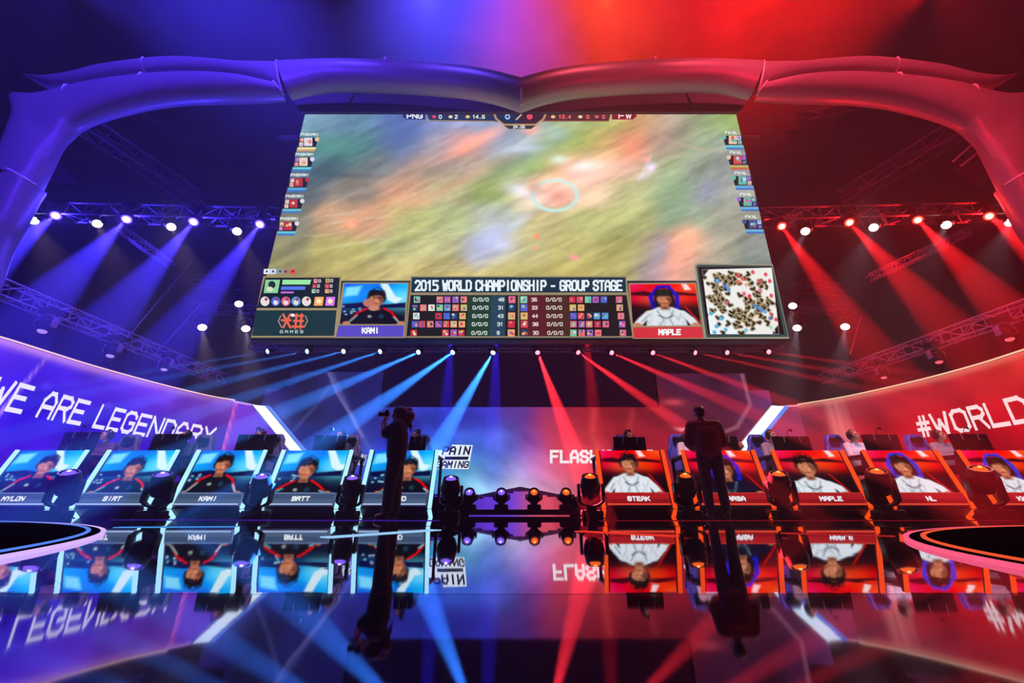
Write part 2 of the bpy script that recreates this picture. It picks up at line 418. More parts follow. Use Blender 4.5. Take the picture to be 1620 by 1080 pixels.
# ================================================================== curved LED walls
HW = 3.84
def wall_path(pts):
    P = [atz(x, y, HW) for x, y in pts]; X = [p[0] for p in pts]
    def f(x, z):
        i = 0
        while i < len(X) - 2 and (x - X[i + 1]) * (X[-1] - X[0]) > 0: i += 1
        t = (x - X[i]) / (X[i + 1] - X[i])
        p0 = P[max(i - 1, 0)] if i > 0 else P[0] * 2 - P[1]; p1, p2 = P[i], P[i + 1]; p3 = P[i + 2] if i + 2 < len(P) else P[-1] * 2 - P[-2]
        q = .5 * ((2 * p1) + (p2 - p0) * t + (2 * p0 - 5 * p1 + 4 * p2 - p3) * t * t + (3 * p1 - p0 - 3 * p2 + p3) * t ** 3)
        return Vector((q.x, q.y, z))
    return f
WL = wall_path([(-260, 462), (-120, 502), (0, 535), (75, 558), (150, 581), (250, 608), (330, 627), (371, 634)])
WR = wall_path([(1940, 452), (1780, 504), (1620, 555), (1540, 580), (1440, 606), (1340, 628), (1262, 641)])
def wall_px(f, x, y):
    # height of the wall column x at image row y
    p = f(x, 0); zs = np.linspace(0, HW, 60); ys = [pix((p.x, p.y, z))[1] for z in zs]
    return float(np.interp(-y, [-q for q in ys], zs))
def inset(f, x, z, k):
    p = f(x, z); q = f(x + 1, z); d = (q - p).normalized(); n = Vector((-d.y, d.x, 0))
    if n.dot(Vector((0, 0, 0)) - p) < 0: n = -n
    return p + n * k

def led_wall(f, xa, xb, colours, sig, label, edge, edge_m, txt, tcol, deco):
    root = empty('led_wall', f(xa, 0), 0, label, 'screen wall'); o = root.location.copy()
    r = Raster(xa, HW, xb, 0.0, 150, 44); r.cells(colours, sig); r.a = r.a ** 1.18 * .85; r.grain(.5, 40, .9, 0, 9); deco(r); r.soft = 10
    r.build('display', f, DISP_S, root, o)
    mb = MB(); n = 60
    for i in range(n):
        x0, x1 = xa + (xb - xa) * i / n, xa + (xb - xa) * (i + 1) / n
        a, b = inset(f, x0, 0, -.04), inset(f, x1, 0, -.04); a2, b2 = inset(f, x0, 0, -.3), inset(f, x1, 0, -.3)
        z = Vector((0, 0, HW))
        mb.add([a, b, b + z, a + z, a2, b2, b2 + z, a2 + z], [[0, 1, 2, 3], [7, 6, 5, 4], [3, 2, 6, 7], [0, 4, 5, 1]])
    mb.build('backing', M['black'], root, o)
    mb = MB(); n = 80
    for i in range(n):
        x0, x1 = xa + (xb - xa) * i / n, xa + (xb - xa) * (i + 1) / n
        mb.tube(inset(f, x0, HW + .03, .02), inset(f, x1, HW + .03, .02), .022, n=6, cap=False)
    mb.build('edge_light', edge_m, root, o)
    txt(root, o)
    return root

# left wall: violet
cl = [(-120, 3.6, '#5a2be0'), (0, 3.7, '#7a40e8'), (0, 2.6, '#4a18dd'), (0, 1.2, '#5a20c8'), (80, 3.4, '#4d1ee0'), (80, 2.2, '#3a10d8'), (120, 1.2, '#5a18d8'), (160, 3.5, '#6a35e4'),
      (200, 2.5, '#4412dd'), (230, 1.3, '#4a10d8'), (260, 3.5, '#8048e0'), (300, 2.3, '#4c16dc'), (340, 3.5, '#9a58dc'), (340, 2.6, '#7030d0'), (340, 1.4, '#5018c8')]
def deco_l(r):
    r.soft = 12
    r.blob(12, 2.05, 26, .5, '#b060e0', .5)
    r.blob(40, 1.75, 34, .12, '#e0a0ff', .8, 3)
    for (x, z, k) in ((8, 2.02, 22), (22, 1.88, 16), (-6, 1.75, 20)): r.blob(x, z, k, .1, '#180560', .85, .15)
    for (x, z) in ((10, 3.0), (95, 3.05), (190, 2.9)): r.blob(x, z, 7, .08, '#7048ff', .5)
    r.blob(40, HW, 300, .14, '#ffb0d8', .55)
def wall_text(root, o, f, s, ks, xs, lines, col, th, slant):
    """lettering that follows the curved wall; lines: two (x, top y, base y) samples that give its height"""
    (xa, ta, ba), (xb, tb, bb) = lines; ts = np.linspace(xs[0] - 40, xs[-1] + 40, 300); zm = 2.3
    seen = np.array([pix(f(float(t), zm))[0] for t in ts]); par = lambda x: float(np.interp(x, seen, ts))
    A_, B_ = (wall_px(f, par(xa), ba), wall_px(f, par(xa), ta)), (wall_px(f, par(xb), bb), wall_px(f, par(xb), tb))
    mb = MB()
    def g(x, y):
        px_ = float(np.interp(x, ks, xs)); t = (px_ - xa) / (xb - xa); z0 = A_[0] + (B_[0] - A_[0]) * t; z1 = A_[1] + (B_[1] - A_[1]) * t
        return inset(f, par(px_), z0 + (z1 - z0) * y, .03)
    text(mb, s, g, 1.0, 1.0, lin(col), th, 1.4, slant); mb.build('lettering', TXT, root, o)
def text_l(root, o): wall_text(root, o, WL, 'WE ARE LEGENDARY', [-1, 0, 1.35, 3.55, 8.45, 13.85, 20.25, 22], [-60, -28, 8, 57, 147, 233, 333, 360], ((40, 616, 653), (325, 677, 702)), '#f4ecff', 1.15, .15)
led_wall(WL, -250, 371, cl, (60, .75), 'curved violet screen wall reading WE ARE LEGENDARY at left of stage', None, glow('peach_edge', '#ffc8c8', 1.15), text_l, None, deco_l)

cr = [(1800, 3.4, '#d02838'), (1640, 3.5, '#e04a4a'), (1640, 2.4, '#c8182c'), (1640, 1.2, '#a01024'), (1560, 3.5, '#d03c3c'), (1560, 2.4, '#d01c30'), (1560, 1.3, '#a81028'),
      (1480, 3.5, '#c03040'), (1480, 2.4, '#cc1028'), (1480, 1.2, '#a01028'), (1400, 3.5, '#b43044'), (1400, 2.5, '#cc1428'), (1400, 1.3, '#b81830'), (1330, 3.4, '#b84458'), (1330, 2.5, '#cc1830'), (1320, 1.3, '#c02038'),
      (1270, 3.5, '#a04060'), (1270, 2.4, '#a01c3c'), (1270, 1.2, '#981c3c')]
def deco_r(r):
    r.soft = 9
    r.blob(1316, 2.5, 18, .5, '#ff5a60', .6)
    for P in ([(1304, 3.1), (1312, 2.8), (1308, 2.5), (1313, 2.1)], [(1328, 3.1), (1320, 2.75), (1331, 2.4), (1336, 2.0)], [(1312, 2.8), (1320, 2.75)]): r.line(P, .02, '#ff9a98', .55, 5)
    r.blob(1400, HW, 400, .12, '#ff9a80', .5)
def text_r(root, o): wall_text(root, o, WR, '#WORLDS', [-1, 0, 1.35, 2.7, 4.05, 5.4, 6.75, 8.1, 9.3], [1440, 1456, 1481, 1513, 1543, 1570, 1604, 1642, 1680], ((1466, 660, 688), (1612, 632, 667)), '#ffe0e2', 1.2, 0)
led_wall(WR, 1930, 1262, cr, (50, .75), 'curved red screen wall with white #WORLD lettering at right of stage', None, glow('cream_edge', '#ffc8a8', 1.05), text_r, None, deco_r)

# end panels of the side walls, cut along a slanting light bar
YBL, YBR = WL(371, 0).y, WR(1262, 0).y; YB = YBL
BK = max(YBL, YBR) + .15
def end_panel(pts, cols, label, line):
    YB = YBL if pts[0][0] < 800 else YBR
    o = at(pts[0][0], 812, YB); o.z = 0
    root = empty('end_panel', o, 0, label, 'screen panel', 'end panels of the side walls')
    xs = [p[0] for p in pts]; r = Raster(min(xs), 628, max(xs), 809, 50, 50); r.cells(cols, (30, 40)); r.soft = 4
    if line: r.line(line[0], 3, line[1], .9, 5)
    def inside(x, y):
        c = False
        for (x1, y1), (x2, y2) in zip(pts, pts[1:] + pts[:1]):
            if (y1 > y) != (y2 > y) and x < (x2 - x1) * (y - y1) / (y2 - y1) + x1: c = not c
        return c
    r.build('display', lambda x, y: at(x, y, YB), DISP, root, o, keep=inside)
    mb = MB(); mb.prism([at(x, y, YB + .03) for x, y in pts], (0, .12, 0)); mb.build('backing', M['black'], root, o)
    mb = MB(); mb.tube(at(*pts[0], YB), at(*pts[1], YB), .035); mb.build('edge_light', glow('edge_soft', '#d8a0ff' if pts[0][0] < 800 else '#ff9aa8', .9), root, o)
end_panel([(366, 634), (402, 641), (541, 809), (306, 809)], [(375, 650, '#7a30d8'), (400, 660, '#7038d8'), (400, 720, '#5a20c8'), (500, 790, '#3a20a0')],
          'small violet end panel beside the slanted light bar at left', [(368, 630), (360, 712), (358, 812)] and ([(374, 630), (327, 809)], '#ff70b0'))
end_panel([(1268, 641), (1232, 643), (1108, 809), (1326, 809)], [(1255, 650, '#983058'), (1240, 690, '#a03058'), (1150, 790, '#601838')],
          'small dark pink end panel beside the slanted light bar at right', None)
def light_bar(a, b, w, label):
    YB = YBL if a[0] < 800 else YBR
    o = at(b[0], b[1], YB - .3)
    root = empty('slanted_light_bar', o, 0, label, 'light bar', 'slanted light bars beside the backdrop')
    def strip(name, k0, k1, y, m, t):
        q = [at(a[0] + k0, a[1], y), at(a[0] + k1, a[1] + (0 if k1 < 0 else 2), y), at(b[0] + k1, b[1], y), at(b[0] + k0, b[1], y)]
        mb = MB(); mb.prism(q, (0, t, 0)); mb.build(name, m, root, o)
    s = 1 if a[0] < 800 else -1
    strip('bar_housing', -w / 2 - 2, w / 2 + 2, YB - .22, M['steel'], .14)
    strip('light_strip', -w / 2 + 1, w / 2 - w * .25, YB - .25, glow('bar_white', '#dff2ff', 1.5), .03)
    strip('light_strip', w / 2 - w * .2, w / 2 + 1, YB - .25, glow('bar_blue', '#5f8cff', 1.0), .03)
light_bar((412, 640), (550, 809), 27, 'white and blue slanted light bar between violet wall and backdrop')
light_bar((1234, 641), (1098, 809), 27, 'white and blue slanted light bar between red wall and backdrop')

# ================================================================== stepped backdrop
YB = BK; o = at(823, 812, YB + .3); o.z = 0
def vx(x, y): return 823 + (x - 823) * (y + 1035) / 1680
bd = empty('backdrop_screen', o, 0, 'stepped backdrop screen fading from blue to red behind the stage', 'screen wall')
cb = [(430, 625, '#3a3088'), (470, 605, '#2a2a58'), (520, 610, '#3c3c80'), (580, 610, '#363688'), (430, 660, '#5868b8'), (480, 650, '#34386c'), (540, 650, '#3c3c88'), (600, 660, '#4c50c0'),
      (480, 700, '#3848a8'), (560, 700, '#5060c8'), (640, 660, '#4a4ec8'), (700, 655, '#4a58d8'), (760, 660, '#5050d0'), (820, 655, '#7450b0'), (860, 660, '#a04080'), (900, 660, '#c03c50'), (950, 660, '#b83444'),
      (1000, 660, '#a83040'), (1040, 650, '#982c40'), (640, 710, '#4048e0'), (700, 710, '#4a70e8'), (750, 705, '#5a80f0'), (800, 700, '#7080e8'), (840, 700, '#a060b8'), (880, 700, '#e05068'), (930, 700, '#d84858'), (990, 700, '#c03848'), (1040, 700, '#b02c40'),
      (690, 750, '#58c8f4'), (740, 745, '#78ccf8'), (780, 745, '#80a8f8'), (820, 745, '#a8a0f0'), (850, 745, '#e088c8'), (890, 750, '#e85878'), (940, 755, '#d84868'), (1000, 750, '#d04060'),
      (700, 790, '#50a0e8'), (760, 775, '#b8e8ff'), (820, 770, '#f0e8ff'), (870, 775, '#f0b8d8'), (920, 785, '#e08090'), (560, 760, '#3040c0'), (440, 740, '#4050d0'), (580, 730, '#5a70f0'), (430, 780, '#3050e0'),
      (1080, 610, '#60284c'), (1130, 610, '#582848'), (1180, 620, '#6a3058'), (1080, 660, '#803048'), (1130, 660, '#6c2c48'), (1190, 650, '#7c3c68'), (1215, 640, '#7a3c78'), (1080, 710, '#b03050'), (1130, 710, '#802848'), (1190, 700, '#8c3c68'), (1080, 780, '#a02848'), (1190, 780, '#a02848')]
r = Raster(413, 588, 1223, 808.5, 300, 84); r.cells(cb, (24, 24)); r.a = r.a ** 1.22 * .86; r.grain(.6, 26, 40, -60, 3); r.soft = 3
r.line([(510, 590), (528, 620), (556, 655), (580, 690)], 1.5, '#b0a8ff', .45, 6)
r.line([(455, 705), (500, 640), (520, 600)], 1.5, '#7a88e0', .3, 7); r.line([(600, 720), (560, 660), (515, 590)], 2, '#98a0f8', .25, 9)
r.line([(1185, 590), (1188, 640), (1160, 675), (1125, 688), (1080, 694)], 2, '#e088a0', .6, 6)
r.line([(940, 650), (934, 690), (950, 730)], 4, '#ff6a60', .3, 12); r.line([(1000, 650), (990, 690), (1010, 730)], 3, '#ff5a58', .25, 12)
r.blob(1066, 636, 16, 5, '#ff5868', .5); r.blob(1078, 680, 12, 2.5, '#ffb0c0', .8, 8)
r.blob(870, 670, 22, 30, '#e04858', .35); r.blob(905, 735, 50, 22, '#f07080', .4); r.blob(690, 720, 45, 18, '#58a8ff', .4)
def bd_keep(x, y):
    if x < 447: return y > 614
    if x < 600: return y > 589
    if x < 1043: return y > 645
    if x < 1190: return y > 590
    return y > 618
r.build('display', lambda x, y: at(vx(x, y), y, YB + .3), DISP_S, bd, o, keep=bd_keep)
mb = MB()
for (x0, x1, y) in ((413, 447, 614), (447, 600, 589), (600, 1043, 645), (1043, 1190, 590), (1190, 1223, 618)):
    mb.prism([at(vx(a, b), b, YB + .34) for a, b in ((x0, y), (x1, y), (x1, 808), (x0, 808))], (0, .2, 0))
mb.build('backing', M['black'], bd, o)
def bpt(x0, y0, k=.26): return lambda x, y: at(x0 + x, y0 - y, YB + k)
mb = MB()
def quad(mb, pts, col, k): mb.add([at(x, y, YB + k) for x, y in pts], [list(range(len(pts)))], col)
quad(mb, [(715, 703), (748, 704), (741, 742), (692, 741), (689, 727), (695, 712), (714, 711)], lin('#e8f4ff'), .27)
k = lin('#101038')
text(mb, 'PAIN', bpt(700, 718, .25), 11, 7.6, k, 1.5, 1.9, .25)
text(mb, 'GAMING', bpt(690, 739, .25), 9, 6, k, 1.4, 1.8, .28); quad(mb, [(704, 722), (742, 722), (740, 727), (703, 727)], k, .25)
mb.build('team_sign', TXT, bd, o); mb = MB()
quad(mb, [(560, 716), (582, 720), (576, 736), (552, 733)], lin('#c8dcff'), .27)
text(mb, 'GAM', bpt(557, 733, .25), 5.5, 5, k, 1.3, 1.6, .25); text(mb, 'AIN', bpt(561, 725, .25), 5.5, 5, k, 1.3, 1.6, .25)
mb.build('team_sign', TXT, bd, o)
mb = MB()
text(mb, 'FLASH', bpt(872, 730.5, .25), 17, 10.5, lin('#fff0f4'), 1.6, 2.0); text(mb, 'WOLVES', bpt(944, 730.5, .25), 17, 10.5, lin('#fff0f4'), 1.6, 2.0)
mb.build('team_lettering', TXT, bd, o); mb = MB()
quad(mb, [(1059, 727), (1078, 716), (1085, 716), (1078, 730), (1060, 731)], lin('#f8dce4'), .25)
mb.build('white_emblem', TXT, bd, o)

# low gabled plinth in front of the backdrop
YG = 12.0
gp = empty('gabled_plinth', (0, YG, 0), 0, 'low gable shaped plinth with grey cap in front of the backdrop centre', 'plinth')
o = Vector((0, YG, 0)); gl = [(690, 806), (690, 801), (823, 775), (955, 801), (955, 806)]
r = Raster(690, 774, 955, 818, 90, 16); r.cells([(700, 805, '#2a1478'), (745, 800, '#5a35c8'), (790, 795, '#6838d8'), (815, 800, '#6a40e0'), (828, 800, '#b05080'), (850, 800, '#e05068'), (900, 800, '#c84058'), (940, 805, '#802038')], (14, 14))
r.build('face', lambda x, y: at(x, y, YG), DISP, gp, o, keep=lambda x, y: y > 776 + abs(x - 823) * .196)
mb = MB()
for s in (690, 955):
    a, b = at(s, 801, YG), at(823, 775, YG); mb.prism([a + Vector((0, -.05, 0)), b + Vector((0, -.05, 0)), b + Vector((0, -.05, .09)), a + Vector((0, -.05, .09))], (0, .5, 0))
mb.build('cap', mat('grey_cap', '#8f8a98', .5), gp, o)
mb = MB(); mb.prism([at(690, 818.5, YG + .02), at(955, 818.5, YG + .02), at(955, 801, YG + .02), at(823, 775, YG + .02), at(690, 801, YG + .02)], (0, .4, 0)); mb.build('core', M['black'], gp, o)
# ================================================================== hanging main screen
A0, A1, A2 = at(397, 536, 10.0), at(1250, 536, 10.0), at(483, 177, 9.67)
SN = (A1 - A0).cross(A2 - A0).normalized()
if SN.y > 0: SN = -SN
def scr(x, y, k=0.0):
    d = ray(x, y); o = Vector((0, 0, CH)); t = (A0 - o).dot(SN) / d.dot(SN); return o + d * t + SN * k
sroot = empty('main_screen', (0, A0.y, A0.z), 0, 'giant hanging video screen showing the game above the stage', 'screen'); so = sroot.location.copy()
ctl = {190: '500:6f93a8 560:5f83a0 640:4f66a0 700:7884ac 760:7f93b5 830:8a9aa8 900:9aa97a 960:8fa058 1010:c89868 1060:a89888 1110:8a9a78 1150:84a058',
 230: '490:5b8a90 560:4f8580 640:566a90 700:86808c 740:d8907c 780:8f98b0 830:95a0b0 880:8aa868 930:9cb458 960:d8a070 1000:d08868 1050:a08a80 1100:8a9a7c 1150:88988a',
 262: '480:4d6a78 520:3f5a60 600:6a7274 680:a88a78 740:a89888 800:7c9068 850:84a458 900:e8b070 940:f0b8a0 1000:c8a090 1050:90a078 1120:80907c 1165:7c7c88',
 300: '470:505a60 560:7c7468 640:c09070 700:a8a078 780:90a05c 840:c8b8a0 880:f4b8a8 930:e0c0a0 1000:a8a874 1060:84a07c 1120:7c8480 1180:8f9488',
 350: '455:707060 540:b48c68 580:c09070 650:a8a868 720:a8b078 780:a8b0a8 860:b0a474 930:a8a86c 1000:a4a66c 1080:849c80 1150:8e9080 1195:8a8c80',
 392: '440:807c58 540:a8a058 620:a4a46c 700:aaa878 770:a8acc8 830:b0a878 900:b0a868 1000:9c9658 1045:8c8080 1080:e89878 1130:a09c88 1200:88908a',
 428: '425:88804c 540:a09454 620:b0a068 700:ac9c60 800:b0a560 900:a89c58 980:9c9458 1040:807c8c 1068:e09478 1120:9c9484 1200:6c7c78'}
P = []
for y, row in ctl.items():
    for q in row.split(): x, c = q.split(':'); P.append((float(x), y, c))
r = Raster(396, 176, 1251, 446, 330, 112)
r.cells(P, (32, 21)); r.grain(.42, 90, 13, -28, 5); r.grain(.28, 34, 5, -24, 8); r.grain(.12, 9, 5, -10, 12)
for (x, y, rx, ry, c, k, a) in [(745, 228, 42, 9, '#ffa080', .7, -28), (775, 212, 26, 8, '#f0a898', .5, -25), (840, 205, 14, 9, '#ff9a80', .6, 0), (880, 212, 18, 11, '#98b8c0', .55, 0), (555, 352, 12, 7, '#ff7850', .55, -20),
    (556, 356, 7, 4, '#ffb080', .8, 0), (778, 372, 26, 14, '#b8c0f0', .6, -35), (795, 388, 18, 9, '#d0d8ff', .45, 0), (820, 352, 30, 7, '#c8d0e8', .5, -40), (828, 302, 26, 9, '#e8ecff', .6, 15), (915, 275, 40, 18, '#ffb8b8', .55, -10), (925, 262, 22, 8, '#ffffff', .55, -10),
    (958, 248, 30, 9, '#f0c090', .4, -15), (880, 285, 26, 8, '#ffc890', .5, 0), (1000, 235, 18, 22, '#f08868', .5, 20), (1078, 392, 14, 32, '#ffa080', .5, 22), (1088, 372, 22, 14, '#ffb088', .5, 0), (1042, 398, 12, 22, '#9090b0', .5, 20),
    (849, 374, 4, 4, '#ff7058', .9, 0), (848, 392, 3, 3, '#ff8060', .7, 0), (908, 407, 6, 4, '#ff80a0', .8, 0), (700, 302, 120, 8, '#d09068', .35, -28), (600, 325, 60, 8, '#c89068', .45, -30), (1120, 300, 24, 16, '#7f80a8', .45, -50), (1030, 265, 8, 6, '#e8d8ff', .8, -40), (1018, 278, 12, 4, '#d0c8d8', .6, -30), (1022, 252, 5, 4, '#ff9080', .8, 0),
    (690, 268, 50, 8, '#5a6868', .5, -20), (640, 215, 40, 14, '#4560a0', .5, -15), (520, 232, 26, 16, '#489078', .5, 0), (540, 277, 60, 4, '#3c4a50', .5, 2), (830, 235, 30, 5, '#c0d8e8', .5, -5), (885, 252, 14, 7, '#d0f0e8', .6, 0)]:
    r.blob(x, y, rx, ry, c, k, a)
for i in range(26):
    x = random.uniform(470, 800); y = random.uniform(330, 430); L = random.uniform(30, 80); r.line([(x, y), (x + L, y - L * random.uniform(.05, .2))], 1, '#d8dcb8', .28, 4)
for i in range(16):
    x = random.uniform(1080, 1150); y = random.uniform(230, 330); L = random.uniform(20, 60); r.line([(x, y + L), (x + L * .5, y)], 1, '#b8b0b8', .3, 4)
r.line([(1010, 285), (1022, 262), (1030, 245)], 1, '#f0f0ff', .5, 3); r.line([(1075, 190), (1040, 215), (1100, 235), (1145, 240)], 1, '#e0a0a0', .35, 5)
m_ = r.a.mean(axis=2, keepdims=True); r.a = np.clip(m_ + (r.a - m_) * .95, 0, 2) * 1.42; r.soft = 3; r.ring(878, 309, 35, 24, 4.5, '#c8fcf4', .95); r.blob(845, 297, 14, 12, '#e8a890', .8)
r.blob(883, 310, 22, 13, '#e8907c', .7)
EX = lambda x, y: True
def in_scr(x, y): return abs(x - 823.5) <= 340 + (y - 177) * .2399 and 177 <= y <= 536
# rows follow the slanted sides of the screen
def game(x, y):
    t = (x - 396) / (1251 - 396); h = 340 + (y - 177) * .2396; xx = 823.5 - h + 2 * h * t; return scr(xx, y)
# resample colours at the sheared place
xx = 823.5 + (r.x - 823.5) / 427.5 * (340 + (r.y - 177) * .2396)
ix = np.clip(((xx - 396) / 855 * (r.nx - 1)), 0, r.nx - 1.001); i0 = ix.astype(int); fr = (ix - i0)[..., None]; jj = np.arange(r.ny)[:, None]
r.a = r.a[jj, i0] * (1 - fr) + r.a[jj, i0 + 1] * fr
r.build('game_picture', game, display_mat('game_light', 1.0, True), sroot, so)
# lower part background of the screen and its casing
def poly(mb, pts, col, k): mb.add([scr(x, y, k) for x, y in pts], [list(range(len(pts)))], lin(col) if isinstance(col, str) else col)
mb = MB(); poly(mb, [(419, 444), (1228, 444), (1250.5, 536), (396.5, 536)], '#26303a', .004); mb.build('status_band', DISP, sroot, so)
mb = MB(); mb.prism([scr(396, 537, -.03), scr(1251, 537, -.03), scr(1164, 176, -.03), scr(482, 176, -.03)], -SN * .35); mb.build('casing', M['black'], sroot, so)
mb = MB()
for i in range(9):
    x = 440 + i * 95; a = scr(x, 534, -.4); mb.tube(a, a + Vector((0, .1, 8.0)), .05)
for y in (200, 330, 460): mb.tube(scr(430, y, -.45), scr(1215, y, -.45), .06)
mb.build('rigging_frame', M['darksteel'], sroot, so)
def line(mb, pts, w, col, k):
    for (x1, y1), (x2, y2) in zip(pts, pts[1:]):
        dx, dy = x2 - x1, y2 - y1; L = math.hypot(dx, dy) or 1; nx, ny = -dy / L * w / 2, dx / L * w / 2; ex, ey = dx / L * w / 2, dy / L * w / 2
        poly(mb, [(x1 - ex + nx, y1 - ey + ny), (x2 + ex + nx, y2 + ey + ny), (x2 + ex - nx, y2 + ey - ny), (x1 - ex - nx, y1 - ey - ny)], col, k)
def stext(mb, s, x0, y0, h, w, col, k=.04, th=1.5, gap=1.6, sl=0.0): return text(mb, s, lambda x, y: scr(x0 + x, y0 - y, k), h, w, lin(col), th, gap, sl)
def disc(mb, x, y, rx, ry, col, k, n=10): poly(mb, [(x + rx * math.cos(2 * math.pi * i / n), y + ry * math.sin(2 * math.pi * i / n)) for i in range(n)], col, k)
PAL = ['#e04858', '#e06a90', '#c83040', '#4868d0', '#58a0e0', '#f0b070', '#f0e8e0', '#80d0b0', '#d8c070', '#a060c0', '#f08080', '#204060']
rnd = random.Random(11)
def icon(mb, x, y, s, k, pal=PAL):
    poly(mb, [(x - s, y - s), (x + s, y - s), (x + s, y + s), (x - s, y + s)], rnd.choice(pal), k)
    for j in range(3): disc(mb, x + rnd.uniform(-.5, .5) * s, y + rnd.uniform(-.5, .5) * s, s * rnd.uniform(.3, .5), s * rnd.uniform(.3, .5), rnd.choice(pal), k + .003 * (j + 1), 7)

# scoreboard
mb = MB(); poly(mb, [(650, 437), (991, 437), (1003, 534), (641, 534)], '#9a8a6a', .012)
poly(mb, [(652, 439), (989, 439), (990.5, 463), (650.5, 463)], '#123448', .018)
poly(mb, [(650, 467), (991, 467), (1000, 532), (643, 532)], '#1a1c1e', .018)
poly(mb, [(741, 468), (778, 468), (775, 532), (738, 532)], '#20402e', .022); poly(mb, [(778, 468), (800, 468), (799, 532), (775, 532)], '#24465c', .022)
poly(mb, [(824, 468), (862, 468), (866, 532), (823, 532)], '#5c2028', .022); poly(mb, [(862, 468), (898, 468), (905, 532), (866, 532)], '#4c2c20', .022)
poly(mb, [(819.5, 467), (821.5, 467), (821.5, 532), (819.5, 532)], '#9a8a6a', .026)
s = '2015 WORLD CHAMPIONSHIP - GROUP STAGE'; w = 8; w = w * (325 / text_width(s, w, 1.5)); stext(mb, s, 658, 459.5, 14.5, w, '#eefaff', .03, 1.75, 1.5)
rows = [(474.5, [660, 0, 0, 696, 708, 721, 734], [905, 917, 930, 942, 955, 0, 979]), (487.3, [657, 670, 683, 696, 708, 721, 734], [906, 919, 0, 0, 0, 0, 980]), (500.4, [659, 0, 0, 694, 707, 719, 732], [907, 919, 932, 944, 957, 0, 982]),
        (513.3, [657, 668, 681, 694, 706, 718, 731], [907, 920, 932, 945, 958, 0, 984]), (527.0, [655, 0, 0, 0, 705, 718, 730], [907, 920, 933, 946, 0, 0, 985])]
for n, (y, La, Ra) in enumerate(rows):
    for x in La + Ra:
        if x: icon(mb, x, y, 5.0, .03)
    q = n * .6
    stext(mb, '0/0/0', 749 - q, y + 2.5, 5, 3.6, '#e0e8e8', .03, 1.4); stext(mb, '%d' % [48, 31, 43, 31, 8][n], 789 - q, y + 2.5, 5, 3.4, '#e0e8e8', .03, 1.4)
    stext(mb, '0/0/0', 864 + q, y + 2.5, 5, 3.6, '#f0dcdc', .03, 1.4); stext(mb, '%d' % [36, 33, 44, 38, 30][n], 841 + q, y + 2.5, 5, 3.4, '#f0dcdc', .03, 1.4)
    icon(mb, 810 - q / 2, y, 5.5, .03); icon(mb, 828.5 + q / 2, y, 5.5, .03)
mb.build('scoreboard', DISP, sroot, so)

# lower left panel
mb = MB(); T = '#a89468'
poly(mb, [(417, 437), (541, 437), (533, 534), (397.5, 534)], T, .012)
poly(mb, [(420, 439.5), (538, 439.5), (534, 487.5), (407, 487.5)], '#0a1e20', .018); poly(mb, [(405.5, 491), (533, 491), (529, 531.5), (399, 531.5)], '#12363a', .018)
poly(mb, [(421, 443), (444, 443), (440, 464), (418, 464)], '#90d8a0', .024); disc(mb, 431, 451, 6, 6, '#203030', .028); disc(mb, 428, 458, 5, 4, '#e0e8d0', .03)
poly(mb, [(448, 443), (493, 443), (491, 450.5), (447, 450.5)], '#a0f0a8', .024); poly(mb, [(446, 453.5), (484, 453.5), (483, 459), (445, 459)], '#5878f0', .024); poly(mb, [(445, 461.5), (466, 461.5), (465, 464.5), (445, 464.5)], '#c868e0', .024)
for (x, y) in ((500, 445), (519, 444.5), (498, 453), (518, 453), (497, 461), (518, 461)): icon(mb, x, y, 3.2, .026); stext(mb, '0', x + 5, y + 2, 4, 3, '#e8e8e8', .026)
for x in (420, 437, 453, 469, 485.5): disc(mb, x, 477, 7.3, 7.6, rnd.choice(PAL[:7]), .024, 12); disc(mb, x, 479, 4, 4, '#f0e0e8', .028); disc(mb, x + 2, 474, 2.6, 2.6, '#a04060', .03)
for x, c in ((505, '#ffb060'), (523, '#e080f0')): poly(mb, [(x - 6, 470), (x + 8, 470), (x + 6, 484), (x - 8, 484)], c, .024); disc(mb, x, 477, 4, 4, '#fff0c0', .028)
for (a, b) in (((449, 498), (460, 518)), ((460, 498), (449, 518)), ((464, 500), (480, 500)), ((466, 508), (480, 508)), ((464, 517), (481, 517)), ((470, 498), (468, 519)), ((478, 498), (476, 519)), ((447, 507), (460, 507))): line(mb, [a, b], 3.4, '#f06848', .026)
line(mb, [(445, 500), (441, 508), (446, 518)], 1.3, '#c0a890', .024); line(mb, [(484, 500), (487, 508), (482, 518)], 1.3, '#c0a890', .024); disc(mb, 464, 499, 3.4, 2.4, '#ffffff', .03)
stext(mb, 'GAMES', 444, 527, 4, 4, '#c8d8d8', .026, 1.4, 4)
for i, (x, c) in enumerate(((423, '#e8f4ff'), (433, '#d0e4ff'), (444, '#90a0a8'), (453, '#b08060'), (464, '#e85858'))): poly(mb, [(x - 4.5, 426), (x + 5, 426), (x + 4, 434), (x - 5.5, 434)], c, .024); disc(mb, x, 430, 1.6, 2, '#203040', .028)
mb.build('status_panel', DISP, sroot, so)

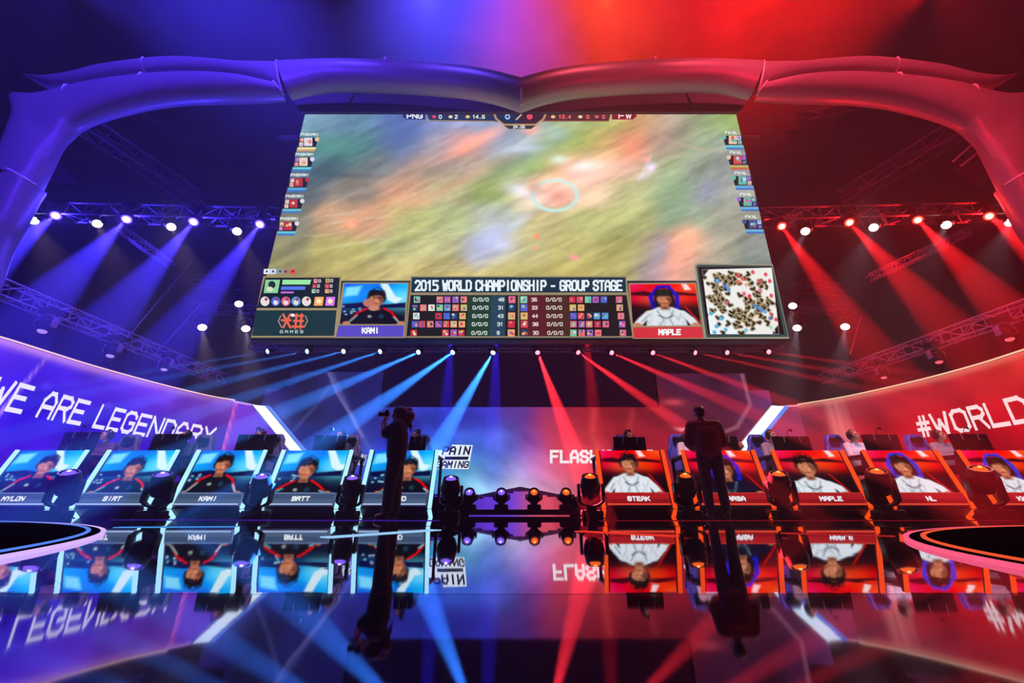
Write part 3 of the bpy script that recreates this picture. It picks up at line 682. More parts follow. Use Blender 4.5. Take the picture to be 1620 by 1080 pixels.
# heads up display: top bar and side portraits
mb = MB()
poly(mb, [(636, 184), (643, 178), (673, 178), (673, 189.5), (643, 189.5)], '#28307c', .012); stext(mb, 'PNG', 644.5, 187.5, 7, 6.2, '#eef6ff', .02, 1.6)
poly(mb, [(674, 178), (781, 178), (788, 193), (680, 192)], '#24365c', .012); poly(mb, [(866, 178), (967, 178), (963, 193), (858, 193)], '#5c2c38', .012)
poly(mb, [(968, 178.5), (1003, 178.5), (1008, 184), (1001, 189.5), (968, 189.5)], '#8c1c34', .012); stext(mb, 'FW', 979, 187.5, 7, 8, '#ffe0e0', .02, 1.6)
poly(mb, [(779, 177.5), (866, 177.5), (861, 190), (848, 199), (797, 199), (784, 190)], '#c09868', .014); poly(mb, [(782, 177.5), (863, 177.5), (858, 188.5), (847, 196.5), (798, 196.5), (787, 188.5)], '#1c3058', .018)
poly(mb, [(823, 177.5), (863, 177.5), (858, 188.5), (847, 196.5), (823, 196.5)], '#402038', .02)
disc(mb, 803, 185.5, 4.2, 4.5, '#b0d0ff', .024); disc(mb, 803, 185.5, 2.2, 2.4, '#20407c', .028); disc(mb, 838, 185.5, 5, 4.5, '#e85060', .024); line(mb, [(817, 190), (826, 181)], 2, '#e8c888', .026)
poly(mb, [(797, 199), (848, 199), (840, 204.5), (805, 204.5)], '#343c40', .014); stext(mb, '24.06', 812, 203.3, 4, 3, '#e8f0f0', .02, 1.5, 1)
line(mb, [(674, 178), (676, 191), (783, 192.5)], 1, '#c09868', .02); line(mb, [(967, 178), (963, 192.5), (860, 192.5)], 1, '#c09868', .02)
for (x, c) in ((687, '#e04860'), (713, '#e0d8b0'), (740, '#f0c880'), (875, '#f0c880'), (918, '#f0e0a0'), (944, '#e06070')): disc(mb, x, 185.5, 3.6, 2.6, c, .02, 7)
stext(mb, '0', 695, 188, 5, 3.5, '#e8f0ff', .02); stext(mb, '2', 720, 188, 5, 3.5, '#e8f0ff', .02); stext(mb, '14.6', 748, 188, 5, 3.6, '#f0f0e8', .02)
stext(mb, '13.4', 884, 188, 5, 3.6, '#ff7070', .02); stext(mb, '0', 928, 188, 5, 3.5, '#ff7070', .02); stext(mb, '0', 953, 188, 5, 3.5, '#ff7070', .02)
mb.build('score_overlay', DISP, sroot, so)
for side in (0, 1):
    mb = MB()
    for i, dy in enumerate((0, 31.5, 64, 97.5, 133)):
        if side == 0: x0 = 472 - dy * .2396; y = 213 + dy; sg = 1
        else: x0 = 1175 + dy * .2396; y = 210 + dy; sg = -1
        X = lambda a: x0 + sg * a
        a = min(X(4), X(28)); stext(mb, 'PNG' if side == 0 else 'FW', a, y + 2, 3.6, 3.4, '#f0f4f0', .016, 1.6); stext(mb, 'KAMI' if side == 0 else 'NL', a + (13 if side == 0 else 11), y + 2, 3.6, 3, '#f0f4f0', .016, 1.6)
        poly(mb, [(X(1), y + 5), (X(32), y + 5), (X(28), y + 20), (X(-2), y + 20)], '#20242c', .014)
        pal = ['#f0d8c0', '#e89080', '#a070d0', '#e8e0f0', '#c03838', '#f0c890'] if side == 0 else ['#c8d8ff', '#f0c8b0', '#a070e0', '#60c0b0', '#e05050', '#4058a0']
        icon(mb, X(16), y + 12, 6.5, .018, pal); icon(mb, X(6), y + 9, 3, .018, pal); icon(mb, X(5), y + 16, 3, .018, pal); disc(mb, X(30), y + 8, 3.6, 3.6, rnd.choice(pal), .018)
        c = ['#f0e898', '#68d8d8', '#60b0e0', '#60c8d8', '#60c8e0'][i] if side == 0 else ['#68d0d8', '#c0b868', '#60b0e8', '#68b8e8', '#68b8e8'][i]
        poly(mb, [(X(0), y + 20.5), (X(29), y + 20.5), (X(27), y + 24), (X(-1), y + 24)], c, .018); poly(mb, [(X(-1), y + 24), (X(27), y + 24), (X(26), y + 27), (X(-2), y + 27)], '#d8a070' if (side, i) == (0, 0) else ('#e06040' if (side, i) == (1, 1) else '#4878c8'), .018)
    mb.build('portrait_column', DISP, sroot, so)

# minimap
mb = MB(); poly(mb, [(1098, 420), (1103, 416.5), (1222, 418), (1248, 536), (1114, 536)], '#a09880', .012); poly(mb, [(1101, 421), (1105, 419), (1221, 420.5), (1246.5, 533), (1117, 534)], '#2f4c4c', .016)
poly(mb, [(1104, 423), (1218, 423), (1240, 529), (1120, 530)], '#0a0a10', .02); mb.build('map_frame', DISP, sroot, so)
r = Raster(0, 0, 1, 1, 110, 100); r.fill('#f4f4f0'); r.soft = .015
r.poly([(0, .55), (.3, .55), (.38, 1), (0, 1)], '#f0faff'); rs = random.Random(4)
for (cx, cy, n, sx, sy) in ((.16, .42, 34, .16, .26), (.36, .16, 28, .26, .12), (.52, .76, 34, .2, .17), (.78, .5, 32, .15, .26), (.45, .42, 14, .32, .3)):
    for i in range(n):
        x, y, a = rs.gauss(cx, sx * .6), rs.gauss(cy, sy * .6), rs.uniform(0, 3.14); L = rs.uniform(.015, .045)
        P = [(x, y), (x + L * math.cos(a), y + L * math.sin(a)), (x + L * math.cos(a + .9) * 1.5, y + L * math.sin(a + .9) * 1.5)]
        r.line(P, .06, '#b8a880', .85); r.line(P, .034, '#14140f', 1)
for (x, y, c) in [(.3, .26, '#3880d0'), (.34, .32, '#50a0e0'), (.2, .18, '#60a8e0'), (.5, .2, '#e87058'), (.56, .16, '#f06050'), (.6, .25, '#f0b0a0'), (.5, .1, '#e04858'), (.78, .34, '#d878a0'), (.62, .42, '#e83850'), (.55, .38, '#f06a90'), (.28, .52, '#d06080'), (.74, .62, '#4090e0'), (.8, .66, '#60b0f0'), (.68, .58, '#3898d8'), (.86, .76, '#5878c8'), (.9, .7, '#e84050'), (.66, .74, '#f8e0b0'),
    (.72, .06, '#e84858'), (.9, .1, '#e84858'), (.8, .2, '#e05060'), (.95, .2, '#e84858'), (.95, .42, '#e85060'), (.05, .68, '#58b8e0'), (.18, .76, '#58b8e0'), (.1, .88, '#50b0e0'), (.22, .93, '#58b8e8'), (.06, .97, '#58b8e8'), (.5, .94, '#70c8e8'), (.86, .9, '#90d8a0'), (.98, .78, '#e04858')]: r.ell(x, y, .028, .032, c)
for q in (((0, 0), (.1, 0), (0, .12)), ((1, .86), (1, 1), (.86, 1))): r.poly(q, '#0a0a10')
def mm(u, v):
    a = Vector((1110 + (1220 - 1110) * u, 427 - 3 * u)); b = Vector((1123 + (1238 - 1123) * u - (6 if u > .9 else 0), 529)); q = a * (1 - v) + b * v; return scr(q.x, q.y, .026)
r.build('map_picture', mm, DISP, sroot, so)

# ================================================================== player pictures (used on the main screen and on the desks)
def player_picture(seed, side, hair='#12100f', skin='#c89078', shirt=None, hx=.5, hy=.42, hs=1.0, tilt=0, nx=64, ny=58, chair=None, cap=None):
    """soft picture of a player at a desk: unit square, y down"""
    rs = random.Random(seed); r = Raster(0, 0, 1, 1, nx, ny); r.soft = .028
    if side == 'blue':
        r.cells([(0, 0, '#2868d8'), (.3, .1, '#48a0f0'), (.6, .05, '#2878e0'), (1, 0, '#60c0f8'), (0, .35, '#50b8f4'), (.4, .35, '#3890e8'), (.8, .3, '#88e0ff'), (1, .4, '#a8ecff'), (0, .7, '#0c1434'), (.5, .7, '#0a1430'), (1, .7, '#0c1838'), (.5, 1, '#080c20'), (0, 1, '#080c20'), (1, 1, '#080c20')], (.25, .2))
        k = rs.uniform(0, .2); r.poly([(.52 + k, 0), (.64 + k, 0), (.78 + k, .32), (.9 + k, .36), (.8 + k, .5), (.66 + k, .4)], '#e8fbff', .9)
        r.poly([(.02, .08), (.3, .04), (.24, .3), (.0, .34)], '#a8e8ff', .45); r.poly([(0, .5), (.3, .46), (.6, .52), (1, .46), (1, .6), (0, .62)], '#0c1a48', .9)
        for i in range(9): r.ell(rs.uniform(0, .34), rs.uniform(.56, .76), .016, .014, '#c8ecff', 0, .8)
    else:
        r.cells([(0, 0, '#e86080'), (.3, .08, '#d83848'), (.6, .05, '#e85048'), (1, 0, '#f07860'), (0, .28, '#d04858'), (.4, .3, '#e07060'), (.8, .26, '#e86850'), (1, .3, '#c83038'), (0, .6, '#1a0a14'), (.5, .6, '#180812'), (1, .6, '#1a0a12'), (.5, 1, '#0c0508'), (0, 1, '#0c0508'), (1, 1, '#0c0508')], (.22, .16))
        r.poly([(0, .2), (.2, .16), (.45, .24), (.7, .18), (1, .24), (1, .3), (.6, .27), (.3, .3), (0, .27)], '#40101c', .8); k = rs.uniform(-.1, .2)
        r.poly([(.7 + k, 0), (.78 + k, 0), (.84 + k, .14), (.74 + k, .16)], '#ffe8e8', .8)
    if chair:
        r.line([(hx - .17, hy + .22), (hx - .2, hy - .02), (hx - .08, hy - .26), (hx + .08, hy - .28), (hx + .2, hy - .04), (hx + .18, hy + .25)], .07, chair, .95); r.poly([(hx - .18, hy + .2), (hx - .12, hy - .2), (hx + .12, hy - .2), (hx + .18, hy + .2)], '#14182c')
    sh = shirt or ('#10131c' if side == 'blue' else '#e8ecf0'); sy = hy + .2 * hs
    # arms and shoulders
    r.poly([(hx - .1, sy), (hx - .26, sy + .1), (hx - .3, 1.02), (hx + .3, 1.02), (hx + .26, sy + .1), (hx + .1, sy)], sh)
    r.line([(hx - .24, sy + .14), (hx - .36, .86), (hx - .44, 1.0)], .12, sh); r.line([(hx + .24, sy + .14), (hx + .36, .86), (hx + .42, 1.0)], .12, sh)
    if side == 'blue':
        r.line([(hx - .13, sy + .02), (hx - .26, sy + .12), (hx - .36, .9)], .03, '#e04838'); r.line([(hx + .13, sy + .02), (hx + .26, sy + .12), (hx + .35, .9)], .03, '#e04838')
        r.line([(hx - .28, sy + .2), (hx - .42, .98)], .025, '#58c8c8', .8); r.line([(hx + .3, sy + .24), (hx + .4, .98)], .025, '#a8e0e8', .8); r.ell(hx + .1, sy + .22, .04, .05, '#284858'); r.ell(hx - .08, sy + .22, .03, .03, '#c8d8d0', 0, .7)
    else:
        r.line([(hx - .12, sy + .08), (hx - .04, sy + .3), (hx - .1, 1)], .022, '#7a94a0', .8); r.line([(hx + .12, sy + .08), (hx + .05, sy + .3), (hx + .1, 1)], .022, '#7a94a0', .8)
        r.line([(hx - .1, sy + .2), (hx, sy + .27), (hx + .1, sy + .2)], .03, '#3c4c58', .8); r.line([(hx - .28, sy + .22), (hx - .36, .9)], .02, '#506070', .8)
        r.line([(hx + .3, .55), (hx + .5, .95)], .014, '#f03030', .9)
    r.ell(hx - .43, .98, .06, .05, skin); r.ell(hx + .42, .98, .06, .05, skin)
    # neck, head, hair, headset
    r.poly([(hx - .05, hy + .08), (hx - .07, sy + .06), (hx + .07, sy + .06), (hx + .05, hy + .08)], skin, .85)
    r.ell(hx, hy - .03 * hs, .116 * hs, .15 * hs, hair, tilt); r.ell(hx - .105 * hs, hy + .035, .026, .055, '#0a0a10', tilt); r.ell(hx + .105 * hs, hy + .035, .026, .055, '#0a0a10', tilt)
    r.ell(hx, hy + .03 * hs, .098 * hs, .135 * hs, skin, tilt); r.ell(hx - .02, hy + .1 * hs, .05 * hs, .05 * hs, skin, tilt)
    r.poly([(hx - .1 * hs, hy - .04), (hx - .1 * hs, hy - .13), (hx + .1 * hs, hy - .13), (hx + .1 * hs, hy - .04), (hx + .05, hy - .09), (hx - .03, hy - .07)], hair)
    for i in range(9):
        t = -1 + i / 4; x = hx + t * .095 * hs; r.poly([(x - .03, hy - .1 * hs), (x + .03, hy - .1 * hs), (x + rs.uniform(-.03, .02), hy - .06 + rs.uniform(-.03, .03) + .05 * abs(t))], hair)
    r.ell(hx - .042 * hs, hy + .015, .02, .014, '#1c1010', 0, .9); r.ell(hx + .042 * hs, hy + .015, .02, .014, '#1c1010', 0, .9); r.ell(hx + .03, hy + .07 * hs, .02, .035, '#f0c0a0', 0, .7); r.ell(hx, hy + .115 * hs, .032, .012, '#8a3c38')
    r.blob(hx + .075 * hs, hy + .05, .05, .1, '#3a1c18', .75); r.blob(hx - .05, hy + .0, .05, .03, '#e8b898', .4); r.blob(hx, sy + .02, .07, .05, '#20100c', .7); r.blob(hx, hy - .04, .09, .02, '#180c0c', .3)
    r.line([(hx - .13 * hs, hy + .02), (hx - .1 * hs, hy - .16 * hs), (hx, hy - .235 * hs), (hx + .1 * hs, hy - .16 * hs), (hx + .13 * hs, hy + .02)], .022, '#23242c', .9)
    r.line([(hx - .12 * hs, hy + .06), (hx - .05, hy + .13 * hs)], .014, '#0c0c10', .9)
    for i in range(14):
        x = hx + rs.uniform(-.3, .3); y = rs.uniform(sy + .08, 1); r.line([(x, y), (x + rs.uniform(-.07, .07), y + rs.uniform(.06, .18))], .018, '#05060a' if side == 'blue' or shirt else '#8a9aa8', .45)
    for i in range(10):
        a = rs.uniform(0, 6.28); r.ell(hx + .10 * hs * math.cos(a), hy - .07 * hs - abs(.11 * hs * math.sin(a)), .022, .028, hair, 0, .9)
    m_ = r.a.mean(axis=2, keepdims=True); r.a = np.clip(m_ + (r.a - m_) * 1.35, 0, 2) ** 1.12
    if cap: r.poly([(hx - .11, hy - .06), (hx - .11, hy - .17), (hx, hy - .22), (hx + .11, hy - .17), (hx + .11, hy - .05)], cap)
    return r
def inset_cam(r, c, bar, name, col, box, tx):
    (a, b, d, e) = c
    def f(u, v):
        p = Vector(a) * (1 - u) + Vector(b) * u; q = Vector(e) * (1 - u) + Vector(d) * u; w = p * (1 - v) + q * v; return scr(w.x, w.y, .02)
    mb = MB(); poly(mb, box, '#a09070', .012); mb.build('picture_border', DISP, sroot, so)
    r.build('player_camera_picture', f, DISP, sroot, so)
    mb = MB(); poly(mb, bar, col, .02); stext(mb, name, *tx, '#ffffff', .03, 1.8, 1.7); mb.build('name_strip', DISP, sroot, so)
rr = player_picture(3, 'blue', hx=.53, hy=.36, hs=1.15, nx=90, ny=60); rr.soft = .02; rr.ell(.42, .47, .09, .1, '#c07860', 20); rr.ell(.5, .6, .08, .07, '#d08870', 0); rr.rect(.47, .33, .65, .36, '#181820', .8)
inset_cam(rr, ((545.5, 449), (645, 449), (640, 513), (538, 513)), [(536, 515), (639.5, 515), (638, 533), (532, 533)], 'KAMI', '#5a4cc8', [(543, 447), (647.5, 447), (640.5, 534.5), (530, 534.5)], (574, 527, 7.5, 4.8))
rr = player_picture(5, 'red', hx=.5, hy=.34, hs=1.1, nx=90, ny=60, chair='#2840b8', cap='#1a2018')
inset_cam(rr, ((996, 450), (1099, 449), (1109, 515), (1001, 515.5)), [(1001, 518), (1110, 517), (1112, 535), (1003, 535)], 'MAPLE', '#d83440', [(994, 448), (1100.5, 447), (1113.5, 536), (1001, 536)], (1042, 529.5, 7.5, 5))
# ================================================================== the arch over the stage
def arch_pt(a, b, t, cap, k=1.0):
    c = (a + b) / 2; h = (a - b) / 2; L = max(h.length, .02); D = min(.7 * L, cap) + .02
    cs, sn = math.cos(t), math.sin(t); e = math.copysign(abs(sn) ** .8, sn)
    return c + (h * (cs + (.15 * max(0, sn))) + Vector((0, -1, 0)) * D * (e if sn > 0 else 1.6 * e)) * k
def loft(mb, sts, nseg=20, cap=.3):
    """sts: list of (top point, bottom point); closed body with a bulging front ridge"""
    rings = [[arch_pt(a, b, 2 * math.pi * i / nseg, cap) for i in range(nseg)] for (a, b) in sts]
    vs = [p for r_ in rings for p in r_]; n = nseg
    fs = [[k * n + i, k * n + (i + 1) % n, (k + 1) * n + (i + 1) % n, (k + 1) * n + i] for k in range(len(rings) - 1) for i in range(n)]
    fs += [list(range(n))[::-1], [(len(rings) - 1) * n + i for i in range(n)]]
    mb.add(vs, fs)
def dense(tp, bt, k=5):
    """resample two edge polylines to matching smooth stations"""
    def cr(P, n):
        out = []
        m = len(P) - 1
        for q in range(n):
            t = q / (n - 1) * m; i = min(int(t), m - 1); f = t - i
            p0 = P[max(i - 1, 0)]; p1 = P[i]; p2 = P[i + 1]; p3 = P[min(i + 2, m)]
            out.append(tuple(.5 * (2 * p1[j] + (p2[j] - p0[j]) * f + (2 * p0[j] - 5 * p1[j] + 4 * p2[j] - p3[j]) * f * f + (3 * p1[j] - p0[j] - 3 * p2[j] + p3[j]) * f ** 3) for j in (0, 1)))
        return out
    n = max(len(tp), len(bt)) * k
    return list(zip(cr(tp, n), cr(bt, n)))
YA = 8.6
arch = empty('stage_arch', (0, YA, 0), 0, 'huge pale sculpted arch with horned corners spanning the stage, lit violet and red', 'arch')
ao = Vector((0, YA, 0))
def mir(p, s): return (p[0], p[1]) if s == 0 else (1646 - p[0], p[1])
for s in (0, 1):
    def A(p, Y=YA): q = mir(p, s); return at(q[0], q[1], Y)
    pieces = {
     'crown_beam': ([(825 - (1 if s == 0 else 3), 131), (785, 121), (740, 113), (690, 108), (640, 104), (590, 102), (540, 101), (490, 102), (442, 104)], [(825 - (1 if s == 0 else 3), 166), (785, 153), (740, 144), (690, 139), (640, 136), (590, 134), (540, 133), (500, 136), (456, 147)], YA - .1),
     'upper_horn': ([(441, 102), (410, 102), (377, 102), (333, 98), (283, 95), (233, 98), (167, 107), (133, 115), (100, 122), (67, 124), (37, 117)], [(447, 143), (420, 130), (383, 122), (333, 117), (283, 115), (233, 118), (183, 123), (140, 130), (110, 135), (75, 136), (39, 119)], YA - .02),
     'corner_limb': ([(436, 136), (383, 127), (333, 122), (283, 122), (233, 125), (183, 130), (133, 138), (100, 147), (60, 154), (24, 154), (27, 180), (18, 212), (4, 246), (-9, 272)], [(448, 151), (400, 150), (333, 152), (283, 154), (233, 160), (183, 172), (143, 185), (117, 197), (103, 212), (91, 228), (80, 244), (71, 260), (61, 278), (54, 291)], YA - .04),
     'leg': ([(22, 276), (0, 292), (-30, 330), (-62, 390), (-110, 500), (-170, 700)], [(55, 292), (42, 316), (24, 352), (2, 392), (-30, 500), (-80, 700)], YA - .02)}
    for nm, (tp, bt, Y) in pieces.items():
        mb = MB(); mb.smooth = True
        loft(mb, [(A(a, Y), A(b, Y)) for a, b in dense(tp, bt, 6)], 20, {'upper_horn': .2, 'corner_limb': .3, 'crown_beam': .3, 'leg': .3}[nm]); mb.build(nm, M['arch'], arch, ao)
    # pale seams wrapped over the joints
    def band(a, b, cap, nm='seam'):
        P, Q = A(a, YA), A(b, YA); mb = MB(); mb.path([arch_pt(P, Q, math.pi * i / 16, cap, 1.06) for i in range(17)], .035, 6); mb.build(nm, M['seam'], arch, ao)
    band((441, 102), (447, 143), .18); band((233, 98), (233, 118), .18); band((233, 125), (233, 160), .28); band((115, 143), (117, 197), .28)
    band((614, 103), (613, 135), .32); band((436, 136), (448, 151), .28); band((22, 276), (55, 292), .32)
mb = MB(); mb.tube(at(824, 129, YA - .36), at(825, 166, YA - .36), .03); mb.build('centre_seam', M['seam'], arch, ao)

# pelmet cloth between arch and screen
YF = 9.35
o = at(823, 177, YF); pel = empty('pelmet', o, 0, 'dark fabric pelmet filling the gap between arch and screen', 'pelmet')
top = [(443, 146), (470, 141), (540, 137), (640, 140), (740, 149), (824, 164), (906, 149), (1006, 140), (1106, 137), (1176, 141), (1203, 146)]
mb = MB(); mb.prism([at(x, y - 12, YF) for x, y in top] + [at(1170, 176.5, YF), at(476, 176.5, YF)], (0, .1, 0)); mb.build('cloth', M['fascia'], pel, o)
mb = MB()
for s in (0, 1):
    q = [mir(p, s) for p in ((820, 172), (770, 152), (700, 143), (620, 140), (560, 143), (548, 176))]
    mb.path([at(x, y, YF - .05) for x, y in q], .03, 6)
mb.build('piping', M['fascia'], pel, o)
mb = MB(); mb.tube(at(476, 177, YF + .05), at(1170, 177, YF + .05), .05); mb.build('bottom_rail', M['darksteel'], pel, o)

# ================================================================== trusses
def truss(a, b, w, label, m='darksteel', group='lighting trusses', bay=None, name='lighting_truss'):
    a, b = Vector(a), Vector(b); d = (b - a); L = d.length; d.normalize()
    sx = d.cross(Vector((0, 0, 1))); sx.normalize(); up = sx.cross(d)
    root = empty(name, a, 0, label, 'truss', group); r = w * .07
    C = [sx * (w / 2 * i) + up * (w / 2 * j) for i, j in ((-1, -1), (1, -1), (1, 1), (-1, 1))]
    for c in C:
        mb = MB(); mb.tube(a + c, b + c, r, n=6); mb.build('chord', M[m], root, a)
    n = max(2, int(L / (bay or w * 1.4))); mb = MB()
    for i in range(n):
        p, q = a + d * L * i / n, a + d * L * (i + 1) / n
        for k in range(4):
            c0, c1 = C[k], C[(k + 1) % 4]
            mb.tube(p + (c0 if i % 2 else c1), q + (c1 if i % 2 else c0), r * .6, n=5, cap=False)
            mb.tube(p + c0, p + c1, r * .6, n=5, cap=False)
    mb.build('bracing', M[m], root, a)
    return root
ZS = 5.4
truss(atz(-70, 428, ZS), atz(352, 600, ZS), .42, 'long aluminium truss above the violet wall with three hanging lamps', 'steel')
truss(atz(1700, 462, ZS), atz(1305, 600, ZS), .42, 'long aluminium truss above the red wall with three hanging lamps', 'steel')
truss(at(118, 186, 11), at(325, 326, 15), .6, 'diagonal roof truss at upper left under the arch')
truss(at(200, 165, 13), at(350, 250, 17), .6, 'second thinner diagonal roof truss at upper left')
truss(at(1575, 170, 11), at(1330, 318, 15), .65, 'diagonal roof truss at upper right under the arch')
truss(at(1400, 150, 14), at(1280, 175, 16), .6, 'short roof truss end beside the pelmet at right')
truss(at(-60, 332, 12.3), at(445, 345, 12.3), .5, 'level truss carrying the blue and white lamps at left')
truss(at(1705, 332, 12.3), at(1200, 345, 12.3), .5, 'level truss carrying the red and white lamps at right')
truss(at(268, 446, 19), at(420, 446, 19), .5, 'rear level truss beside the screen at left'); truss(at(305, 488, 18), at(410, 492, 18), .4, 'lower rear truss beside the screen at left')
truss(at(1262, 452, 19), at(1372, 462, 19), .5, 'rear level truss beside the screen at right'); truss(at(1258, 486, 18), at(1350, 492, 18), .4, 'lower rear truss beside the screen at right')
truss(at(400, 546, 11.7), at(1250, 546, 11.7), .3, 'long low truss behind the screen foot holding the beam lamps')
truss(at(190, 362, 14), at(272, 420, 15), .3, 'slanting pale ladder truss below the left lamps', 'steel', bay=.25); truss(at(1530, 368, 14), at(1375, 440, 15.5), .3, 'slanting pale ladder truss below the right lamps', 'steel', bay=.25)
for (p, q, lab) in (((260, 545), (318, 480), 'thin rigging line slanting up from the left side truss'), ((205, 530), (305, 412), 'long thin rigging line crossing the left dark area'), ((1345, 560), (1362, 500), 'thin rigging line above the right side truss')):
    mb = MB(); mb.tube(at(*p, 16), at(*q, 18), .025, n=5); tag(mb.build('rigging_line', M['steel']), lab, 'cable')
# roof beams and hanging boards
def board(P, lab):
    mb = MB(); mb.prism([at(*p) for p in P], (0, .15, 0)); return tag(mb.build('hanging_board', M['fascia']), lab, 'board')
board([(1512, 262, 12), (1570, 212, 12), (1600, 240, 12), (1555, 293, 12)], 'tilted dark board hanging under the right arch corner')
board([(62, 232, 12), (98, 262, 12), (120, 292, 12), (75, 285, 12)], 'tilted dark board hanging under the left arch corner')
for (a, b, lab) in (((1508, 255), (1556, 213), 'upper bright strip beside the hanging board at right'), ((1521, 262), (1570, 224), 'lower bright strip beside the hanging board at right')):
    mb = MB(); mb.tube(at(*a, 11.9), at(*b, 11.9), .04, n=6); tag(mb.build('strip_light', M['white']), lab, 'strip')

# ================================================================== lamps
LENS = {'purple': glow('violet_lens', '#8560ff', 1.2), 'orange': glow('orange_lens', '#ff6420', 1.1), 'white': glow('white_lens', '#fff2ec', 9), 'blue': glow('blue_lens', '#5038ff', 9), 'red': glow('red_lens', '#ff2a18', 8),
        'cyan': glow('cyan_lens', '#9fd8ff', 6), 'pink': glow('pink_lens', '#ff7080', 4), 'dimv': glow('dim_violet_lens', '#a080ff', 1.2), 'dimr': glow('dim_red_lens', '#ff6068', 1.1)}
LENS['purple_core'] = glow('purple_core', '#e8dcff', 1.8); LENS['orange_core'] = glow('orange_core', '#ffc070', 1.6); LENS['blue_core'] = glow('blue_core', '#d8d0ff', 12); LENS['red_core'] = glow('red_core', '#ffe0a0', 10)
def moving_head(loc, s, d, lens, label, group, cat='stage lamp', hang=False, rz=0, squat=1.0, name='moving_head_lamp', core=None, ym='plastic'):
    """base, U-shaped yoke and a barrel head with a domed lens looking along d"""
    k = -1 if hang else 1
    root = empty(name, loc, rz, label, cat, group)
    d = Matrix.Rotation(-rz, 3, 'Z') @ Vector(d).normalized()
    q = MB(); q.smooth = True; q.box((0, 0, k * .065 * s), (.36 * s, .13 * s * 2.2, .12 * s), bev=.03 * s); q.box((0, 0, k * .005 * s), (.40 * s, .3 * s, .012 * s)); q.build('base', M['black'], root)
    q = MB(); q.smooth = True; w = .205 * s; zp = k * .43 * s * squat; z0 = k * .16 * s
    q.tube((0, 0, k * .12 * s), (0, 0, z0 + k * .02 * s), .09 * s, n=14)
    prev = None
    for i in range(17):
        t = math.pi * i / 16; x = -w * math.cos(t) * (1.0); z = z0 + k * .02 * s + k * .12 * s * (1 - math.sin(t)) if 0 < i < 16 else z0 + k * .14 * s
        p = Vector((x, 0, z))
        if prev is not None: q.box((p + prev) / 2, ((p - prev).length * 1.25, .11 * s, .035 * s), Matrix.Rotation(-math.atan2(p.z - prev.z, p.x - prev.x), 3, 'Y'))
        prev = p
    for sx in (-1, 1):
        q.box((sx * w, 0, (z0 + k * .14 * s + zp) / 2), (.045 * s, .13 * s, abs(zp - z0 - k * .14 * s) + .12 * s), bev=.02 * s)
    q.build('yoke', M[ym], root)
    q = MB(); q.smooth = True; m = aim(d); c = Vector((0, 0, zp))
    q.lathe([(.06 * s, -.2 * s), (.13 * s, -.17 * s), (.165 * s, -.08 * s), (.17 * s, .06 * s), (.155 * s, .13 * s), (.14 * s, .2 * s), (.118 * s, .2 * s), (.116 * s, .18 * s)], 24, m, c)
    hd = q.build('lamp_barrel', M['plastic'], root)
    q = MB(); q.smooth = True
    lr = .116 if core or lens == 'white' else .092
    q.lathe([(lr * s, .181 * s), (lr * .86 * s, .20 * s), (lr * .6 * s, .215 * s), (lr * .25 * s, .222 * s), (.002, .223 * s)], 20, m, c); q.build('lens', LENS[lens], hd)
    if lens in ('purple', 'orange'): core = lens + '_core'
    cr_ = .078 if core and core[:2] in ('bl', 're') else .035
    if core: q = MB(); q.smooth = True; q.lathe([(cr_ * s, .212 * s), (cr_ * .6 * s, .232 * s), (.002, .24 * s)], 16, m, c); q.build('lens_core', LENS[core], hd)
    q = MB()
    for j in range(5): q.lathe([(.171 * s, (-.05 + j * .022) * s), (.176 * s, (-.045 + j * .022) * s), (.171 * s, (-.04 + j * .022) * s)], 20, m, c)
    q.build('cooling_rib', M['black'], hd)
    return root, root.location + Matrix.Rotation(rz, 3, 'Z') @ (c + d * .26 * s)
def lens_halo(root, tip, col, p):  # point light added at the lens so the haze shows a halo
    ld = bpy.data.lights.new('lens_halo_light', 'POINT'); ld.color = col; ld.energy = p; ld.shadow_soft_size = .02
    o = bpy.data.objects.new('lens_halo_light', ld); COL.objects.link(o); o.parent = root; o.location = Vector(tip) - root.location

# on the stage floor in front of the desks
where_l = ['before the first left desk', 'before the second left desk', 'before the third left desk', 'before the fourth left desk', 'right of the fifth left desk']
for i, (x, s, Y) in enumerate(((84, .98, 7.15), (238, .96, 7.2), (401, .94, 7.25), (549, .93, 7.3), (710, .93, 7.3))):
    p = at(x, 822, Y); p.z = 0; n = (Vector((0, 0, 1.3)) - p).normalized()
    moving_head(p, s, (n.x * .25, -.42, .9), 'purple', 'large black moving head lamp with violet lens on floor ' + where_l[i], 'large floor lamps', rz=-p.x * .02, squat=1.12 + abs(p.x) * .02)
where_r = ['left of the first red desk', 'before the second red desk', 'before the third red desk', 'before the fourth red desk', 'before the fifth red desk']
for i, (x, s, Y) in enumerate(((937, .98, 7.3), (1093, .98, 7.3), (1246, 1.0, 7.25), (1408, 1.03, 7.2), (1578, 1.06, 7.15))):
    p = at(x, 822, Y); p.z = 0; n = (Vector((0, 0, 1.3)) - p).normalized()
    moving_head(p, s, (n.x * .25, -.42, .9), 'orange', 'large black moving head lamp with orange lens on floor ' + where_r[i], 'large floor lamps', rz=-p.x * .02, squat=1.12 + abs(p.x) * .02)
